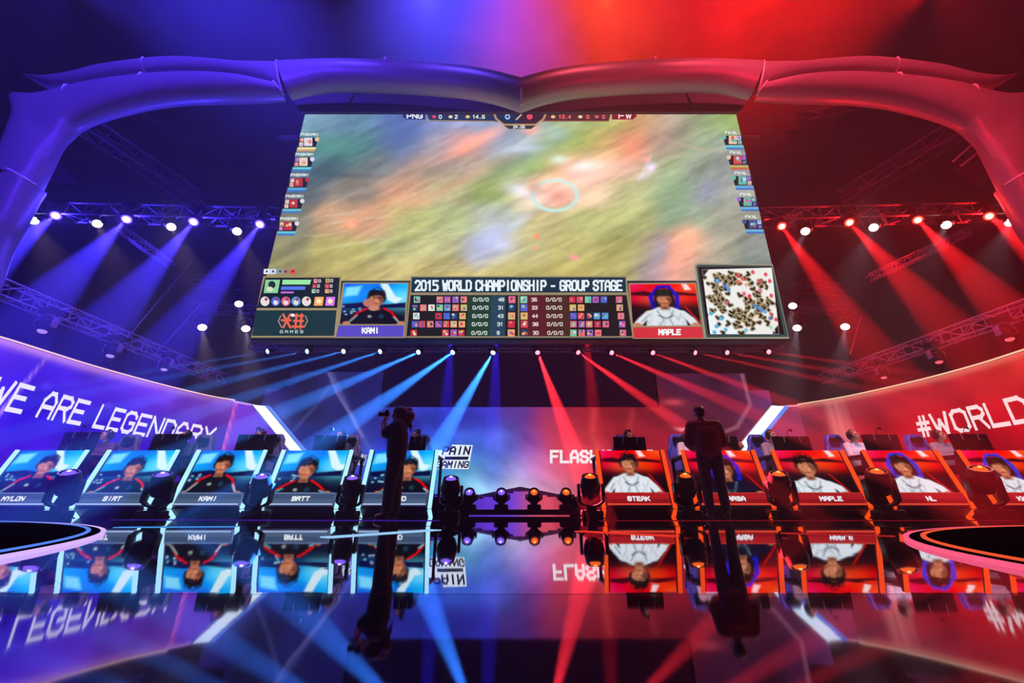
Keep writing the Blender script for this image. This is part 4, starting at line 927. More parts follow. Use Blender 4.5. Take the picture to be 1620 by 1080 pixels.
# low bar with four small lamps
mb = MB(); pl, pr = at(722, 815, 8.9), at(922, 815, 8.9)
mb.box(((pl.x + pr.x) / 2, 9.05, .07), (pr.x - pl.x, .5, .1), bev=.02); bar = mb.build('low_bar', M['black']); tag(bar, 'low black bar under the four small lamps at stage centre', 'bar')
for x, c, lab in ((742, 'purple', 'outer left'), (793, 'purple', 'inner left'), (845, 'orange', 'inner right'), (896, 'orange', 'outer right')):
    p = at(x, 812, 9.05); p.z = .12
    moving_head(p, .78, (0, -.75, .55), c, '%s small lamp with %s lens on the low centre bar' % (lab, 'violet' if c == 'purple' else 'orange'), 'small lamps on the centre bar', squat=.74)
# big lamps hung on the level trusses beside the screen
TB = [(88, 341, (0, 405), 9.0), (200, 347, (70, 480), 8.2), (306, 351, (173, 507), 8.2), (411, 355, (296, 510), 8.4)]
TR = [(1237, 358, (1363, 533), 8.4), (1344, 352, (1490, 507), 8.2), (1452, 348, (1600, 500), 8.0), (1565, 342, (1650, 402), 8.6)]
def hung(x, y, Y, s, aimp, lens, core, label, group, power, col, ang, bl=.3):
    q = at(x, y, Y); d = (aimp - q).normalized(); s0 = s
    loc = q + Vector((0, 0, .43 * s)) - d * .2 * s
    r_, tip = moving_head(loc, s, d, lens, label, group, hang=True, core=core)
    if lens != 'white': lens_halo(r_, tip + d * .04, col, PS * (1.5 if lens == 'blue' else 1.0))
    if power: sp = spot(tip + d * .05, aimp, col, power, ang, bl, .05); sp.parent = r_; sp.location = Vector(sp.location) - r_.location
    return r_
ordn = ['outermost', 'second from outside', 'third from outside', 'innermost']
for i, (x, y, t, Y) in enumerate(TB): hung(x, y, 12, 1.25, at(*t, Y), 'blue', 'blue_core', '%s of the four blue lamps hung left of the screen' % ordn[i], 'blue lamps left of the screen', PB * 1.3, (.05, .03, 1), 7.5, .2)
for i, (x, y, t, Y) in enumerate(TR): hung(x, y, 12, 1.2, at(*t, Y), 'red', 'red_core', '%s of the four red lamps hung right of the screen' % ordn[3 - i], 'red lamps right of the screen', PB * 1.0, (1, .01, .015), 6.5, .2)
for i, (x, y) in enumerate(((53, 349), (154, 354), (271, 359), (375, 366))):
    hung(x, y, 12.2, 1.2, at(x + 75, y + 160, 9), 'white', None, '%s of the four white lamps hung left of the screen' % ordn[i], 'white lamps left of the screen', PB * .013, (1, .6, .75), 13, .8)
for i, (x, y) in enumerate(((1274, 366), (1382, 360), (1497, 356), (1598, 352))):
    hung(x, y, 12.2, 1.2, at(x - 75, y + 160, 9), 'white', None, '%s of the four white lamps hung right of the screen' % ordn[3 - i], 'white lamps right of the screen', PB * .013, (1, .6, .75), 13, .8)
for x, y, lab in ((378, 481, 'upper white lamp just left of the screen foot'), (320, 518, 'lower white lamp farther left of the screen foot'), (389, 520, 'white lamp half hidden by the lower left screen corner'),
                  (1254, 484, 'upper white lamp touching the lower right screen edge'), (1261, 519, 'lower white lamp touching the lower right screen corner'), (1337, 517, 'white lamp farther right of the screen foot')):
    hung(x, y, 16, 1.35, at(x + (12 if x < 800 else -12), y + 100, 14), 'white', None, lab, 'white lamps low behind the screen', PB * .016, (1, .75, .9), 18, .9)
# beam lamps in a row below the screen
BB = [(427, 555, (200, 593), 2.4), (489, 555, (300, 590), 2.6), (546, 555, (400, 592), 3.0), (604, 555, (437, 611), 3.8), (664, 556, (540, 610), 4.6), (718, 556, (597, 640), 6.0), (781, 556, (704, 686), 6.5)]
BR = [(850, 556, (887, 656), 5.2), (913, 556, (1036, 643), 4.4), (966, 557, (1066, 600), 3.2), (1031, 557, (1147, 600), 3.0), (1097, 557, (1280, 596), 2.6), (1148, 557, (1280, 580), 2.4), (1214, 556, (1330, 573), 2.2)]
pos = ['first', 'second', 'third', 'fourth', 'fifth', 'sixth', 'seventh']
def beam_lamp(x, y, Y, t, ang, lens, col, power, label, group):
    q = at(x, y, Y); a = at(*t, 9.2); d = (a - q).normalized()
    r_ = empty('beam_lamp', q + Vector((0, 0, .16)), 0, label, 'beam lamp', group); m = aim(d); o = r_.location.copy()
    mb = MB(); mb.box(q + Vector((0, 0, .14)), (.16, .1, .05)); mb.box(q + Vector((-.1, 0, .05)), (.02, .06, .2)); mb.box(q + Vector((.1, 0, .05)), (.02, .06, .2)); mb.build('bracket', M['black'], r_, o)
    mb = MB(); mb.smooth = True; mb.lathe([(.03, -.12), (.07, -.1), (.08, .02), (.075, .07)], 16, m, q); mb.build('barrel', M['plastic'], r_, o)
    mb = MB(); mb.smooth = True; mb.lathe([(.072, .071), (.05, .09), (.002, .1)], 14, m, q); mb.build('lens', LENS[lens], r_, o)
    sp = spot(q + d * .14, a, col, power, ang, .25, .03); sp.parent = r_; sp.location = Vector(sp.location) - o
for i, (x, y, t, g) in enumerate(BB): beam_lamp(x, y, 11.6, t, g, 'cyan', (.03, .22, 1), PC * (.35 + .13 * i), '%s blue beam lamp from the left in the row under the screen' % pos[i], 'blue beam lamps under the screen')
for i, (x, y, t, g) in enumerate(BR): beam_lamp(x, y, 11.6, t, g, 'pink', (1, .02, .035), PC * (1.0 - .12 * i), '%s red beam lamp from the centre in the row under the screen' % pos[i], 'red beam lamps under the screen')
for x, y, lab in ((465, 555, 'left'), (1172, 556, 'right')):
    q = at(x, y, 11.55); mb = MB(); mb.smooth = True; mb.lathe([(.05, -.1), (.11, 0), (.12, .03), (.1, .035), (.09, .0)], 18, aim((0, -1, 0)), q)
    tag(mb.build('wash_lamp', M['steel']), 'unlit round lamp in the beam row, %s side' % lab, 'lamp')
# deep vertical beams falling behind the screen foot
for x, c, p in ((716, (.03, .015, 1), 1), (786, (.03, .015, 1), 1.1), (926, (1, .01, .03), .35), (848 + 76, (1, .01, .03), .4)):
    q = at(x, 500, 12.4); b = q.copy(); b.z = 0; b.x += (.15 if x > 823 else 0)
    spot(q, b, c, PC * .28 * p, 9, .5, .04)
# lamps on the side trusses
for i, (x, y, s) in enumerate(((72, 514, 1.1), (178, 554, 1.1), (262, 577, 1.0))):
    q = atz(x, y, ZS - .62); moving_head(q + Vector((0, 0, .42 * s)), s, (.2, -.2, -1), 'dimv', 'lamp hanging from the left side truss, %s' % ['nearest the arch leg', 'middle of three', 'farthest of three'][i], 'lamps on the side trusses', hang=True, ym='steel')
for i, (x, y, s) in enumerate(((1592, 527, 1.1), (1482, 564, 1.1), (1396, 590, 1.0))):
    q = atz(x, y, ZS - .62); moving_head(q + Vector((0, 0, .42 * s)), s, (-.2, -.2, -1), 'dimr', 'lamp hanging from the right side truss, %s' % ['nearest the arch leg', 'middle of three', 'farthest of three'][i], 'lamps on the side trusses', hang=True, ym='steel')
# washes that colour arch and haze
VI, RD = '#3a1cff', '#ff1830'
def wash(loc, target, col, power, ang, rad=.4, bl=.9): return spot(loc, target, col, power, ang, bl, rad)
wash((-8, 1, 21), (-10, 8.6, 9), (.085, .04, 1), PW * 1.2, 60)
wash((-3, 0, 22), (-4.5, 8.6, 12.3), (.12, .055, 1), PW * 1.2, 44)
wash((8, 1, 21), (10, 8.6, 9), (1, .065, .11), PW * .85, 60)
wash((3, 0, 22), (4.5, 8.6, 12.3), (1, .09, .14), PW * .95, 44)
wash((-5, -3, 6), (-4.5, 9.3, 11.9), (.07, .01, 1), PW * .22, 42); wash((5, -3, 6), (4.5, 9.3, 11.9), (1, .01, .04), PW * .25, 42)  # unseen spots added low in front to tint the pelmet
wash((-10, -4, 15), (-13, 20, 9), (.10, .02, 1), PW * .4, 85); wash((10, -4, 15), (13, 20, 9), (1, .01, .06), PW * .3, 85)  # unseen wide spots added as tinted ambient for the dark hall sides
# unseen spots added above the two player rows to brighten players and chairs
for hx_ in (-8, -4.2, 4.2, 8): wash((hx_ * .95, 7.0, 6.5), (hx_, 9.3, 1.3), (1, .75, .95), PP, 46, .2, .8)
# top lamps above the frame, shining down through the haze
for x, y, c, p in ((670, -14, (.08, .07, 1), 1.2), (960, -8, (1, .055, .008), 1.0), (1222, -14, (1, .01, .003), .75), (110, -25, (.05, .04, 1), .5), (1480, -18, (1, .01, .0), .8)):
    q = at(x, y, 7.4); spot(q, q + Vector((0, 5.0, 6.2)), c, PT * p, 72, 1.0, .08); ld_ = spot(q, q + Vector((0, -.5, -3)), c, PT * p * .12, 60, 1.0, .05)
# ================================================================== player desks
def player_desk(px_top, team, name, seed, label, kw):
    """leaning front screen on a base, name plate, two edge lights, table behind"""
    l, r_ = px_top; xa, xb = at(l, 713, 8.0).x, at(r_, 713, 8.0).x; xc = (xa + xb) / 2; w = xb - xa
    root = empty('player_desk', (xc, 7.86, 0), 0, label, 'desk', 'player desks with front screens'); o = Vector((0, 7.86, 0))
    LF, LB, TP = Vector((0, 7.70 - 7.86, .14)), Vector((0, 0, .012)), Vector((0, .14, 1.175))
    hw = w / 2; cab = M['cabinet'] if team == 'blue' else M['cabinet_r']
    mb = MB()
    prof = [LB, LF, TP, TP + Vector((0, .1, 0)), Vector((0, .30, .9)), Vector((0, .30, .012))]
    mb.prism([p + Vector((-hw + .03, 0, 0)) for p in prof][::-1], (w - .06, 0, 0)); mb.build('cabinet', cab, root)
    up = TP - LF; nrm = Vector((0, -up.z, up.y)).normalized()
    def f(u, v, k=.006): return LF + up * (1 - v) + Vector(((-hw + .06) + u * (w - .12), 0, 0)) + nrm * k
    r = player_picture(seed, team, **kw)
    r.build('front_screen', lambda u, v: f(u, v * .77), DISP, root)
    q0, q1 = .75, .965
    mb = MB(); mb.prism([f(.0, q1, .01), f(1, q1, .01), f(1, q0, .01), f(0, q0, .01)], nrm * .045)
    pl = mb.build('name_plate', M['steel'] if team == 'blue' else M['darksteel'], root)
    mb = MB(); a, b = ('#4c6080', '#3c5070') if team == 'blue' else ('#8c1018', '#a81820')
    def q(x0, y0, x1, y1, c, k): mb.add([f(x0, y1, k), f(x1, y1, k), f(x1, y0, k), f(x0, y0, k)], [[0, 1, 2, 3]], lin(c))
    q(.01, q0 + .01, .99, q1 - .01, a, .058); q(.02, q0 + .03, .98, q0 + .11, b, .06)
    q(.01, q1 - .035, .99, q1 - .012, '#a8c4e8' if team == 'blue' else '#f04a30', .062); q(.01, q0 + .008, .99, q0 + .02, '#6c88b0' if team == 'blue' else '#e03828', .062)
    mb.build('plate_face', DISP, pl)
    mb = MB(); tw = .038; W_ = text_width(name, tw * 1.5, 1.7)
    text(mb, name, lambda x, y: f(.5 + (x - W_ / 2) / (w - .12), .885 - y, .066), .06, tw * 1.5, lin('#f4f8ff'), 1.9, 1.7)
    mb.build('lettering', TXT, pl)
    em = EDGE_B if team == 'blue' else EDGE_R
    for s in (-1, 1):
        mb = MB(); x = s * (hw - .0)
        for (p, q_) in ((LF, TP), (LB, LF)):
            n2 = nrm if p is LF else Vector((0, -1, -.7)).normalized()
            mb.prism([p + Vector((x - .033, 0, 0)) + n2 * .01, p + Vector((x + .033, 0, 0)) + n2 * .01, q_ + Vector((x + .033, 0, 0)) + n2 * .01, q_ + Vector((x - .033, 0, 0)) + n2 * .01], n2 * .03)
        mb.build('edge_light', em, root)
    mb = MB(); mb.box((0, .55, 1.09), (w, .72, .04), bev=.01); mb.build('table_top', M['plastic'], root)
    for sx in (-1, 1):
        mb = MB(); mb.box((sx * (hw - .05), .86, .735), (.05, .05, .67)); mb.build('leg', M['black'], root)
    return xc
EDGE_B = glow('cyan_edge', '#a8e4ff', 1.25); EDGE_R = glow('orange_edge', '#ff4c14', 1.05)
def riser(xa, xb, lab, em):
    xm = (xa + xb) / 2; root = empty('player_riser', (xm, 9.9, 0), 0, lab, 'riser', 'risers under the players')
    mb = MB(); mb.box((0, 0, .2), (abs(xb - xa), 3.4, .392), bev=.02); mb.build('deck', M['riser'], root)
    mb = MB(); mb.box((0, -1.72, .36), (abs(xb - xa) - .1, .02, .025)); mb.build('edge_strip', em, root)
riser(-10.6, -1.35, 'long black riser behind the blue team desks', glow('riser_violet', '#5a30e0', .6)); riser(1.3, 10.6, 'long black riser behind the red team desks', glow('riser_red', '#a01428', .6))
DL = [((30, 140), 'MYLON', 21, dict(hx=.56, hy=.34, hair='#14101a', tilt=-25)), ((175, 283), 'SIRT', 22, dict(hx=.5, hy=.40, hair='#14142a', tilt=10)), ((316, 421), 'KAMI', 23, dict(hx=.45, hy=.32, hair='#100c0c')),
      ((450, 557), 'BRTT', 24, dict(hx=.42, hy=.42, hair='#101410', hs=1.1)), ((589, 692), 'DIOUD', 25, dict(hx=.62, hy=.40, hair='#14202c'))]
DR = [((944, 1047), 'STEAK', 31, dict(hx=.45, hy=.30, hair='#161214')), ((1079, 1190), 'KARSA', 32, dict(hx=.52, hy=.42, shirt='#10142c', chair='#3048c0')), ((1221, 1330), 'MAPLE', 33, dict(hx=.38, hy=.36, hs=1.15, hair='#140c08')),
      ((1364, 1478), 'NL', 34, dict(hx=.42, hy=.36, chair='#3858c8', hair='#2a1810')), ((1514, 1626), 'KKRAMER', 35, dict(hx=.42, hy=.38, chair='#3858c8', hair='#201810'))]
XC = []
for _p, _n, _s, _k in DL + DR: _k['hs'] = _k.get('hs', 1.0) * 1.18
for (p, n, sd, kw) in DL: XC.append(player_desk(p, 'blue', n, sd, 'player desk with cyan edge lights and nameplate reading ' + n, kw))
for (p, n, sd, kw) in DR: XC.append(player_desk(p, 'red', n, sd, 'player desk with orange edge lights and nameplate reading ' + n, kw))

# ------------------------------------------------------------------ monitors on the desks
MONP = glow('monitor_picture', '#b0b8e0', 2.5, True)
def monitor(x, y0, wpx, label, lean):
    c = at(x, y0, 8.42); w = wpx / FPX * 8.4; root = empty('monitor', (c.x, 8.42, 1.11), 0, label, 'monitor', 'monitors on the player desks')
    hz = min(.40, c.z - 1.13); z1 = c.z - 1.11; zc = z1 - hz / 2
    mb = MB(); mb.box((0, 0, zc), (w, .035, hz), rotm(-4), bev=.012); mb.box((0, -.03, zc - .03), (w * .5, .04, hz * .5), bev=.012); mb.build('housing', M['plastic'], root)
    mb = MB(); mb.box((0, .021, zc), (w - .03, .004, hz - .03), rotm(-4)); mb.build('screen', MONP, root)
    mb = MB(); mb.tube((0, -.01, .01), (0, -.02, zc), .022, n=8); mb.box((0, -.01, .008), (.26, .2, .016), bev=.006); mb.build('stand', M['black'], root)
    mb = MB(); mb.path([Vector((-.04, 0, z1 - .01)), Vector((-.05, 0, z1 + .07)), Vector((-.02, -.02, z1 + .12))], .006, 6); mb.box((0, -.03, z1 + .125), (.07, .04, .03), rotm(0, -20, 15), bev=.01); mb.ball((.03, -.03, z1 + .10), (.018, .018, .018)); mb.build('webcam', M['plastic'], root)
    mb = MB()
    for k in (-.22, .2): mb.tube((k * w, -.055, zc - hz * .5), (k * w + .02, -.02, zc + hz * .5), .006, n=5)
    mb.build('cable', M['steel'], root)
dl = ['first (leftmost) left desk', 'second left desk', 'third left desk', 'fourth left desk', 'fifth left desk']; dr = ['first red desk', 'second red desk', 'third red desk', 'fourth red desk', 'fifth red desk']
for i, (x, y, w) in enumerate(((132, 683, 56), (272, 686, 55), (408, 687, 60), (524, 688, 50), (662, 690, 26))): monitor(x, y, w, 'back of black monitor standing on the ' + dl[i], 0)
for i, (x, y, w) in enumerate(((995, 691, 50), (1140, 690, 50), (1250, 690, 58), (1391, 687, 56), (1530, 686, 60))): monitor(x, y, w, 'back of black monitor standing on the ' + dr[i], 0)

# ------------------------------------------------------------------ figures
def frame_of(d, n):
    d = Vector(d).normalized(); n = Vector(n); n = (n - d * n.dot(d)).normalized(); return d, n, d.cross(n)
def hand(mb, w, d, n, side, curl=.5, s=1.0):
    """palm and five jointed fingers: d = towards the fingers, n = back of the hand"""
    d, n, c = frame_of(d, n); c = c * side; w = Vector(w)
    for k in (-1, -.33, .33, 1): mb.capsule(w + c * .012 * k * s, w + d * .085 * s + c * .028 * k * s, .014 * s, .0125 * s, 8)
    for k, L in ((-1, .062), (-.36, .074), (.32, .078), (1, .070)):
        p = w + d * .088 * s + c * .029 * k * s; a = curl * .5
        for j, q in enumerate((.45, .32, .23)):
            dd = d * math.cos(a) - n * math.sin(a); e = p + dd * L * q * s * 1.15; mb.capsule(p, e, (.0098 - .0008 * j) * s, (.0092 - .0008 * j) * s, 7); p = e; a += curl * .75
    p = w + d * .025 * s + c * .022 * s; q = p + (d * .55 + c * .75 - n * .25).normalized() * .042 * s; e = q + (d * .85 + c * .3 - n * .4).normalized() * .032 * s
    mb.capsule(p, q, .0135 * s, .0115 * s, 8); mb.capsule(q, e, .011 * s, .0095 * s, 8)
def head(mb, c, m, s=1.0):
    B = lambda p, r_, n=14: mb.ball(c + m @ (Vector(p) * s), [q * s for q in r_], n, 10, m)
    B((0, .01, .025), (.077, .098, .092)); B((0, -.028, -.045), (.056, .062, .062)); B((0, -.058, -.082), (.03, .028, .022)); B((0, -.02, -.02), (.066, .072, .07))
    B((0, -.086, .022), (.056, .016, .014)); B((0, -.098, -.018), (.012, .018, .024)); B((0, -.108, -.032), (.016, .014, .012)); B((0, -.087, -.062), (.024, .010, .006)); B((0, -.085, -.072), (.022, .010, .007))
    for k in (-1, 1):
        B((.078 * k, .008, -.012), (.010, .022, .032), 8); B((.036 * k, -.066, -.028), (.026, .022, .02))
def eyes(c, m, root, s=1.0):
    for k in (-1, 1):
        e = MB(); e.smooth = True; e.ball(c + m @ Vector((.031 * k * s, -.083 * s, .002 * s)), (.013 * s,) * 3, 10, 8); ob = e.build('eye', EYE, root)
EYE = mat('eye_dark', '#1c1614', .2)
def fuse(mb, name, m, parent, vox, org=(0, 0, 0), sm=2):
    ob = mb.build(name, m, parent, org)
    r_ = ob.modifiers.new('r', 'REMESH'); r_.mode = 'VOXEL'; r_.voxel_size = vox; r_.use_smooth_shade = True
    s_ = ob.modifiers.new('s', 'SMOOTH'); s_.factor = .5; s_.iterations = sm
    dg = bpy.context.evaluated_depsgraph_get(); me = bpy.data.meshes.new_from_object(ob.evaluated_get(dg))
    ob.modifiers.clear(); old = ob.data; ob.data = me; bpy.data.meshes.remove(old); me.name = name
    if not me.materials: me.materials.append(m)
    me.polygons.foreach_set('use_smooth', [True] * len(me.polygons))
    return ob
def torso(mb, J, g=0.0):
    pv, ch, nk = J['pelvis'], J['chest'], J['neck']
    sl, sr = J['sL'], J['sR']; mid = (sl + sr) / 2; wd = (sl - sr).normalized()
    for k in (-1, 0, 1): mb.capsule(pv + wd * .07 * k, ch + wd * .085 * k, .105 + g, .115 + g, 14)
    mb.capsule(ch + wd * .07, sl - wd * .03, .1 + g, .068 + g, 12); mb.capsule(ch - wd * .07, sr + wd * .03, .1 + g, .068 + g, 12)
    mb.capsule(sl - wd * .04, sr + wd * .04, .066 + g, .066 + g, 12); mb.capsule(mid, nk, .07 + g, .056 + g * .6, 12)
def limb(mb, pts, rs, g=0.0):
    for (a, b), (r1, r2) in zip(zip(pts, pts[1:]), zip(rs, rs[1:])): mb.capsule(a, b, r1 + g, r2 + g, 12)
def person(root, J, hm, skin, top, legs, shoe, hair, hands, vox=.011, sleeve=1.0, hstyle='short', s=1.0, bulk=0.0):
    J = {k: Vector(v) * s for k, v in J.items()}
    mb = MB(); torso(mb, J)
    for q in 'LR':
        limb(mb, [J['s' + q], J['e' + q], J['w' + q]], [.05, .039, .026]); limb(mb, [J['h' + q], J['k' + q], J['a' + q]], [.083, .054, .037])
        mb.capsule(J['a' + q], J['t' + q], .036, .028); mb.capsule(J['pelvis'], J['h' + q], .1, .088)
    mb.capsule(J['neck'], J['head'] - Vector((0, 0, .04)), .052, .05); head(mb, J['head'], hm)
    for q, (d, n, c) in zip('LR', hands): hand(mb, J['w' + q], d, n, -1 if q == 'L' else 1, c)
    b = fuse(mb, 'body', skin, root, vox)
    mb = MB(); torso(mb, J, .014 + bulk)
    for q in 'LR':
        e = J['e' + q]; w = J['w' + q] if sleeve >= 1 else e; pts = [J['s' + q], e] + ([J['e' + q].lerp(J['w' + q], .88)] if sleeve >= 1 else [])
        if sleeve < 1: pts = [J['s' + q], J['s' + q].lerp(e, .75)]
        limb(mb, pts, [.054, .046, .036], .012 + bulk)
    fuse(mb, 'shirt', top, root, .016)
    mb = MB()
    for q in 'LR': mb.capsule(J['pelvis'] - Vector((0, 0, .02)), J['h' + q], .112, .1); limb(mb, [J['h' + q], J['k' + q], J['k' + q].lerp(J['a' + q], .9)], [.088, .062, .05], .012 + bulk * .6)
    fuse(mb, 'trousers', legs, root, .016)
    for q in 'LR':
        mb = MB(); a, t = J['a' + q], J['t' + q]; lo = Vector((0, 0, -.035)); mb.capsule(a + lo * .6, a + lo + (t - a) * .2, .045, .048); mb.capsule(a + lo, t + lo * .6, .044, .034)
        fuse(mb, 'shoe', shoe, root, .012)
    mb = MB(); c = J['head']; Bh = lambda p, r_: mb.ball(c + hm @ Vector(p), r_, 14, 10, hm)
    Bh((0, .022, .045), (.086, .1, .088)); Bh((0, .055, .0), (.08, .07, .08))
    if hstyle == 'long':
        for k in range(16):
            a = R(-30 + 240 * k / 15); p = c + hm @ Vector((.07 * math.cos(a), .03 + .08 * math.sin(a), .03)); L = .22 + .06 * math.sin(k * 2.1)
            mb.capsule(p, p + hm @ Vector((.05 * math.cos(a) + .02 * math.sin(k * 3), .05 + .07 * math.sin(a) + .02 * math.cos(k * 5), -L)), .03, .012, 8)
        Bh((.0, .12, -.05), (.11, .10, .16)); Bh((.03, .19, -.02), (.07, .07, .09)); Bh((-.02, .14, .08), (.08, .07, .07)); Bh((0, .02, .07), (.11, .12, .08))
    fuse(mb, 'hair', hair, root, .011, sm=1)
    eyes(J['head'], hm, root)
    return J
def headset(root, c, m):
    mb = MB(); mb.smooth = True; pts = [c + m @ Vector((.1 * math.cos(t), .0, .03 + .108 * math.sin(t))) for t in [math.pi * i / 10 for i in range(11)]]
    mb.path(pts, .012, 6)
    for k in (-1, 1): mb.lathe([(.035, -.02), (.045, -.012), (.045, .012), (.03, .02)], 14, m @ rotm(0, 90), c + m @ Vector((.098 * k, .0, -.01)))
    mb.path([c + m @ Vector((.1, -.01, -.02)), c + m @ Vector((.085, -.08, -.07)), c + m @ Vector((.04, -.115, -.075))], .006, 5); mb.build('headset', HSM, root)
HSM = mat('headset_plastic', '#16161c', .35)
# seated figure, facing the camera side, hands on the table
JS = dict(pelvis=(0, .02, .52), chest=(0, -.02, .86), neck=(0, -.03, 1.06), head=(0, -.075, 1.215), sL=(.18, -.02, 1.0), sR=(-.18, -.02, 1.0), eL=(.25, -.16, .76), eR=(-.25, -.16, .76), wL=(.17, -.38, .765), wR=(-.16, -.38, .765),
          hL=(.1, -.04, .5), hR=(-.1, -.04, .5), kL=(.14, -.42, .5), kR=(-.14, -.42, .5), aL=(.14, -.36, .09), aR=(-.14, -.36, .09), tL=(.15, -.5, .05), tR=(-.15, -.5, .05))
def seated(kind):
    root = empty('person', (0, 0, 0))
    hm = rotm(-10, 0, {'a': -22, 'b': -22, 'c': 22, 'd': 22}[kind])
    top = {'a': mat('maroon_jersey', '#5a2030', .7), 'b': M['jersey_k'], 'c': M['jersey'], 'd': mat('grey_jersey', '#8a8088', .7)}[kind]
    J = person(root, JS, hm, M['skin'], top, M['jeans'], M['shoe'], {'a': M['hair_b'], 'b': M['hair'], 'c': M['hair_l'], 'd': M['hair_b']}[kind], [((0, -1, -.05), (0, 0, 1), .5), ((0, -1, -.05), (0, 0, 1), .4)], vox=.012)
    headset(root, J['head'], hm)
    return root
PR = {k: seated(k) for k in 'abcd'}; used = set()
def sit(kind, x, Y, z, label, group='seated players'):
    o = PR[kind] if kind not in used else copy_tree(PR[kind]); used.add(kind)
    o.location = (x, Y, z); tag(o, label, 'person', group); return o
chair0 = {}
def make_chair(kind):
    m = M['chair_b'] if kind == 'blue' else M['chair_g']; root = empty('gaming_chair', (0, 0, 0))
    mb = MB(); mb.smooth = True; mb.box((0, .0, .46), (.5, .5, .1), bev=.04); mb.build('seat', M['black'], root)
    mb = MB(); mb.smooth = True
    out = [(-.2, .5), (-.25, .75), (-.27, .95), (-.2, 1.08), (-.19, 1.22), (-.11, 1.34), (.11, 1.34), (.19, 1.22), (.2, 1.08), (.27, .95), (.25, .75), (.2, .5)]
    mb.prism([Vector((x, .24 + (z - .5) * .16, z)) for x, z in out], (0, .09, 0)); bk = mb.build('backrest', m, root)
    for s in (-1, 1):
        mb = MB(); mb.smooth = True
        pts = [Vector((s * x, .22 + (z - .5) * .16, z)) for x, z in ((.2, .52), (.245, .75), (.26, .95), (.2, 1.08), (.18, 1.2), (.1, 1.32))]; mb.path(pts, .035, 8); mb.build('wing', m, bk)
    mb = MB(); mb.smooth = True; mb.box((0, .30, 1.2), (.24, .07, .13), rotm(9), bev=.03); mb.build('headrest', M['black'], bk)
    for s in (-1, 1):
        mb = MB(); mb.smooth = True; mb.tube((s * .28, .06, .45), (s * .28, .06, .68), .02); mb.box((s * .28, .02, .69), (.08, .26, .03), bev=.012); mb.build('armrest', M['black'], root)
    mb = MB(); mb.tube((0, 0, .1), (0, 0, .41), .03); mb.build('gas_lift', M['steel'], root)
    mb = MB()
    for i in range(5): a = 2 * math.pi * i / 5; mb.tube((0, 0, .12), (.28 * math.cos(a), .28 * math.sin(a), .075), .03, .02)
    mb.build('star_base', M['black'], root)
    for i in range(5):
        a = 2 * math.pi * i / 5; mb = MB(); mb.lathe([(.035, -.02), (.035, .02)], 12, rotm(90, 0, math.degrees(a)), (.28 * math.cos(a), .28 * math.sin(a), .036)); mb.build('caster', M['plastic'], root)
    return root
def put_chair(kind, x, Y, z, rz, label):
    if kind not in chair0: chair0[kind] = o = make_chair(kind)
    else: o = copy_tree(chair0[kind])
    o.location = (x, Y, z); o.rotation_euler = (0, 0, rz); tag(o, label, 'chair', 'chairs of the %s team' % ('red' if kind == 'blue' else 'violet'))
ZR = .397
for i, (x, Y, kd) in enumerate(((173, 9.05, 'a'), (297, 9.1, 'b'), (414, 9.0, 'a'), (541, 9.1, 'b'), (659, 9.1, 'b'))):
    X = at(x, 692, Y).x; sit(kd, X, Y, ZR, 'person in headset and %s jersey seated behind %s' % ('maroon' if kd == 'a' else 'black', dl[i])); put_chair('grey', X, Y + .16, ZR, 0, 'grey gaming chair behind the ' + dl[i])
for i, (x, Y, kd) in enumerate(((994, 9.1, 'c'), (1087, 9.0, 'c'), (1219, 9.05, 'd'), (1348, 9.05, 'c'), (1484, 9.05, 'd'))):
    X = at(x, 698, Y).x; sit(kd, X, Y, ZR, 'person in headset and %s jersey seated behind %s' % ('white' if kd == 'c' else 'grey', dr[i])); put_chair('blue', X, Y + .16, ZR, 0, 'blue gaming chair behind the ' + dr[i])
X = at(1166, 700, 10.6).x; sit('d', X, 10.6, ZR, 'person seated farther back between second and third red desks'); put_chair('grey', X, 10.76, ZR, 0, 'grey chair farther back between second and third red desks')

# ------------------------------------------------------------------ woman filming, in front of the fifth left desk
p = at(616, 821, 6.56); p.z = .0
w = empty('person', p, R(8), 'person with wavy hair and raised camera standing before the fifth left desk', 'person')
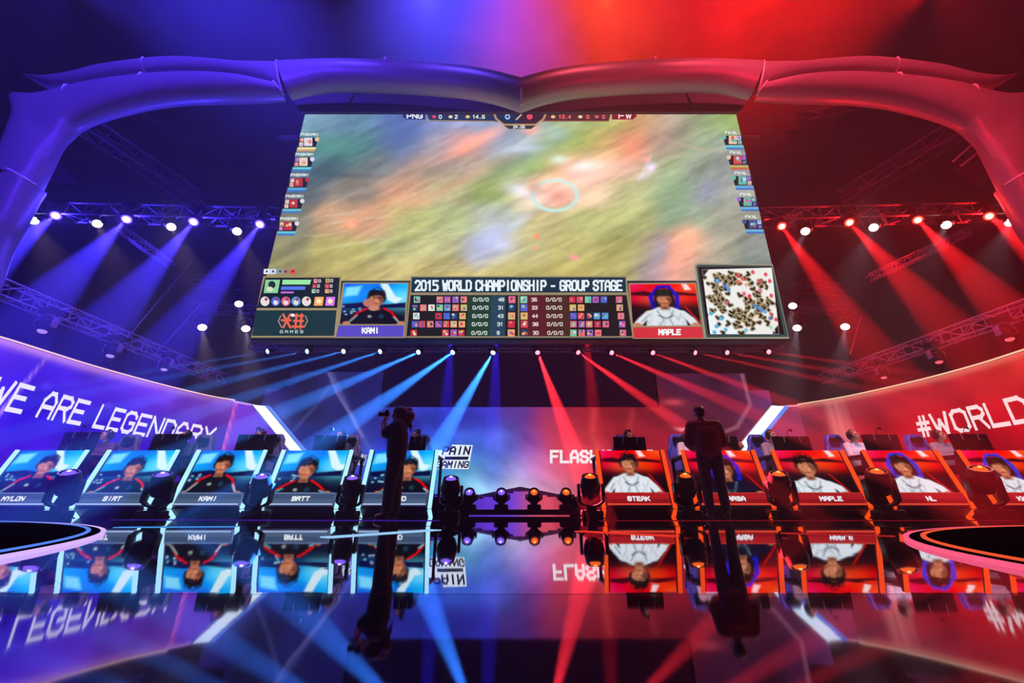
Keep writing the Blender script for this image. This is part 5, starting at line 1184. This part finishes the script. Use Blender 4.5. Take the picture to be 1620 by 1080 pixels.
# local: faces -X, slightly away
JW = dict(pelvis=(0, 0, .93), chest=(-.01, 0, 1.22), neck=(-.01, 0, 1.42), head=(-.03, 0, 1.555), sL=(-.03, .15, 1.36), sR=(.0, -.16, 1.36), eL=(-.21, .14, 1.24), eR=(-.2, -.2, 1.2), wL=(-.255, .06, 1.46), wR=(-.26, -.07, 1.42),
          hL=(0, .09, .88), hR=(0, -.09, .88), kL=(.03, .1, .49), kR=(-.03, -.11, .49), aL=(.05, .11, .09), aR=(-.03, -.12, .09), tL=(-.08, .12, .05), tR=(-.17, -.14, .05))
hmw = rotm(0, 0, -90)
person(w, JW, hmw, M['skin'], M['shirt_k'], M['jeans'], M['shoe'], M['hair_b'], [((.3, -.1, 1), (-1, .3, .3), 1.0), ((.2, .3, 1), (-1, -.3, .2), 1.0)], vox=.009, sleeve=.5, hstyle='long', bulk=.035)
c = empty('video_camera', p + Matrix.Rotation(R(8), 3, 'Z') @ Vector((-.22, -.0, 1.565)), R(8), 'small black camera held up to the face of the standing person with wavy hair', 'camera')
mb = MB(); mb.smooth = True; mb.box((0, 0, 0), (.07, .135, .09), bev=.012); mb.box((.0, .0, .055), (.05, .05, .03), bev=.008); mb.build('body', M['plastic'], c)
mb = MB(); mb.smooth = True; mb.lathe([(.034, 0), (.036, .05), (.04, .1), (.034, .1), (.03, .085)], 18, rotm(0, -90), (-.03, 0, 0)); mb.build('lens', M['black'], c)
# ------------------------------------------------------------------ man standing before the second red desk
p = at(1139, 821, 6.76); p.z = 0
mn = empty('person', p, R(-8), 'person in dark maroon shirt standing with back turned before the second red desk', 'person')
JM = dict(pelvis=(0, 0, 1.0), chest=(0, .02, 1.3), neck=(-.02, .04, 1.515), head=(-.045, .085, 1.655), sL=(-.215, .02, 1.43), sR=(.215, .02, 1.43), eL=(-.28, .06, 1.15), eR=(.285, .06, 1.15), wL=(-.17, .27, 1.1), wR=(.17, .27, 1.1),
          hL=(-.1, 0, .94), hR=(.1, 0, .94), kL=(-.11, .02, .52), kR=(.11, .02, .52), aL=(-.12, 0, .09), aR=(.12, 0, .09), tL=(-.14, .14, .05), tR=(.14, .14, .05))
person(mn, JM, rotm(-18, 0, 215), M['skin'], M['shirt_r'], M['jeans'], M['shoe'], M['hair'], [((.5, 1, 0), (0, 0, 1), .7), ((-.5, 1, 0), (0, 0, 1), .7)], vox=.01, bulk=.012)
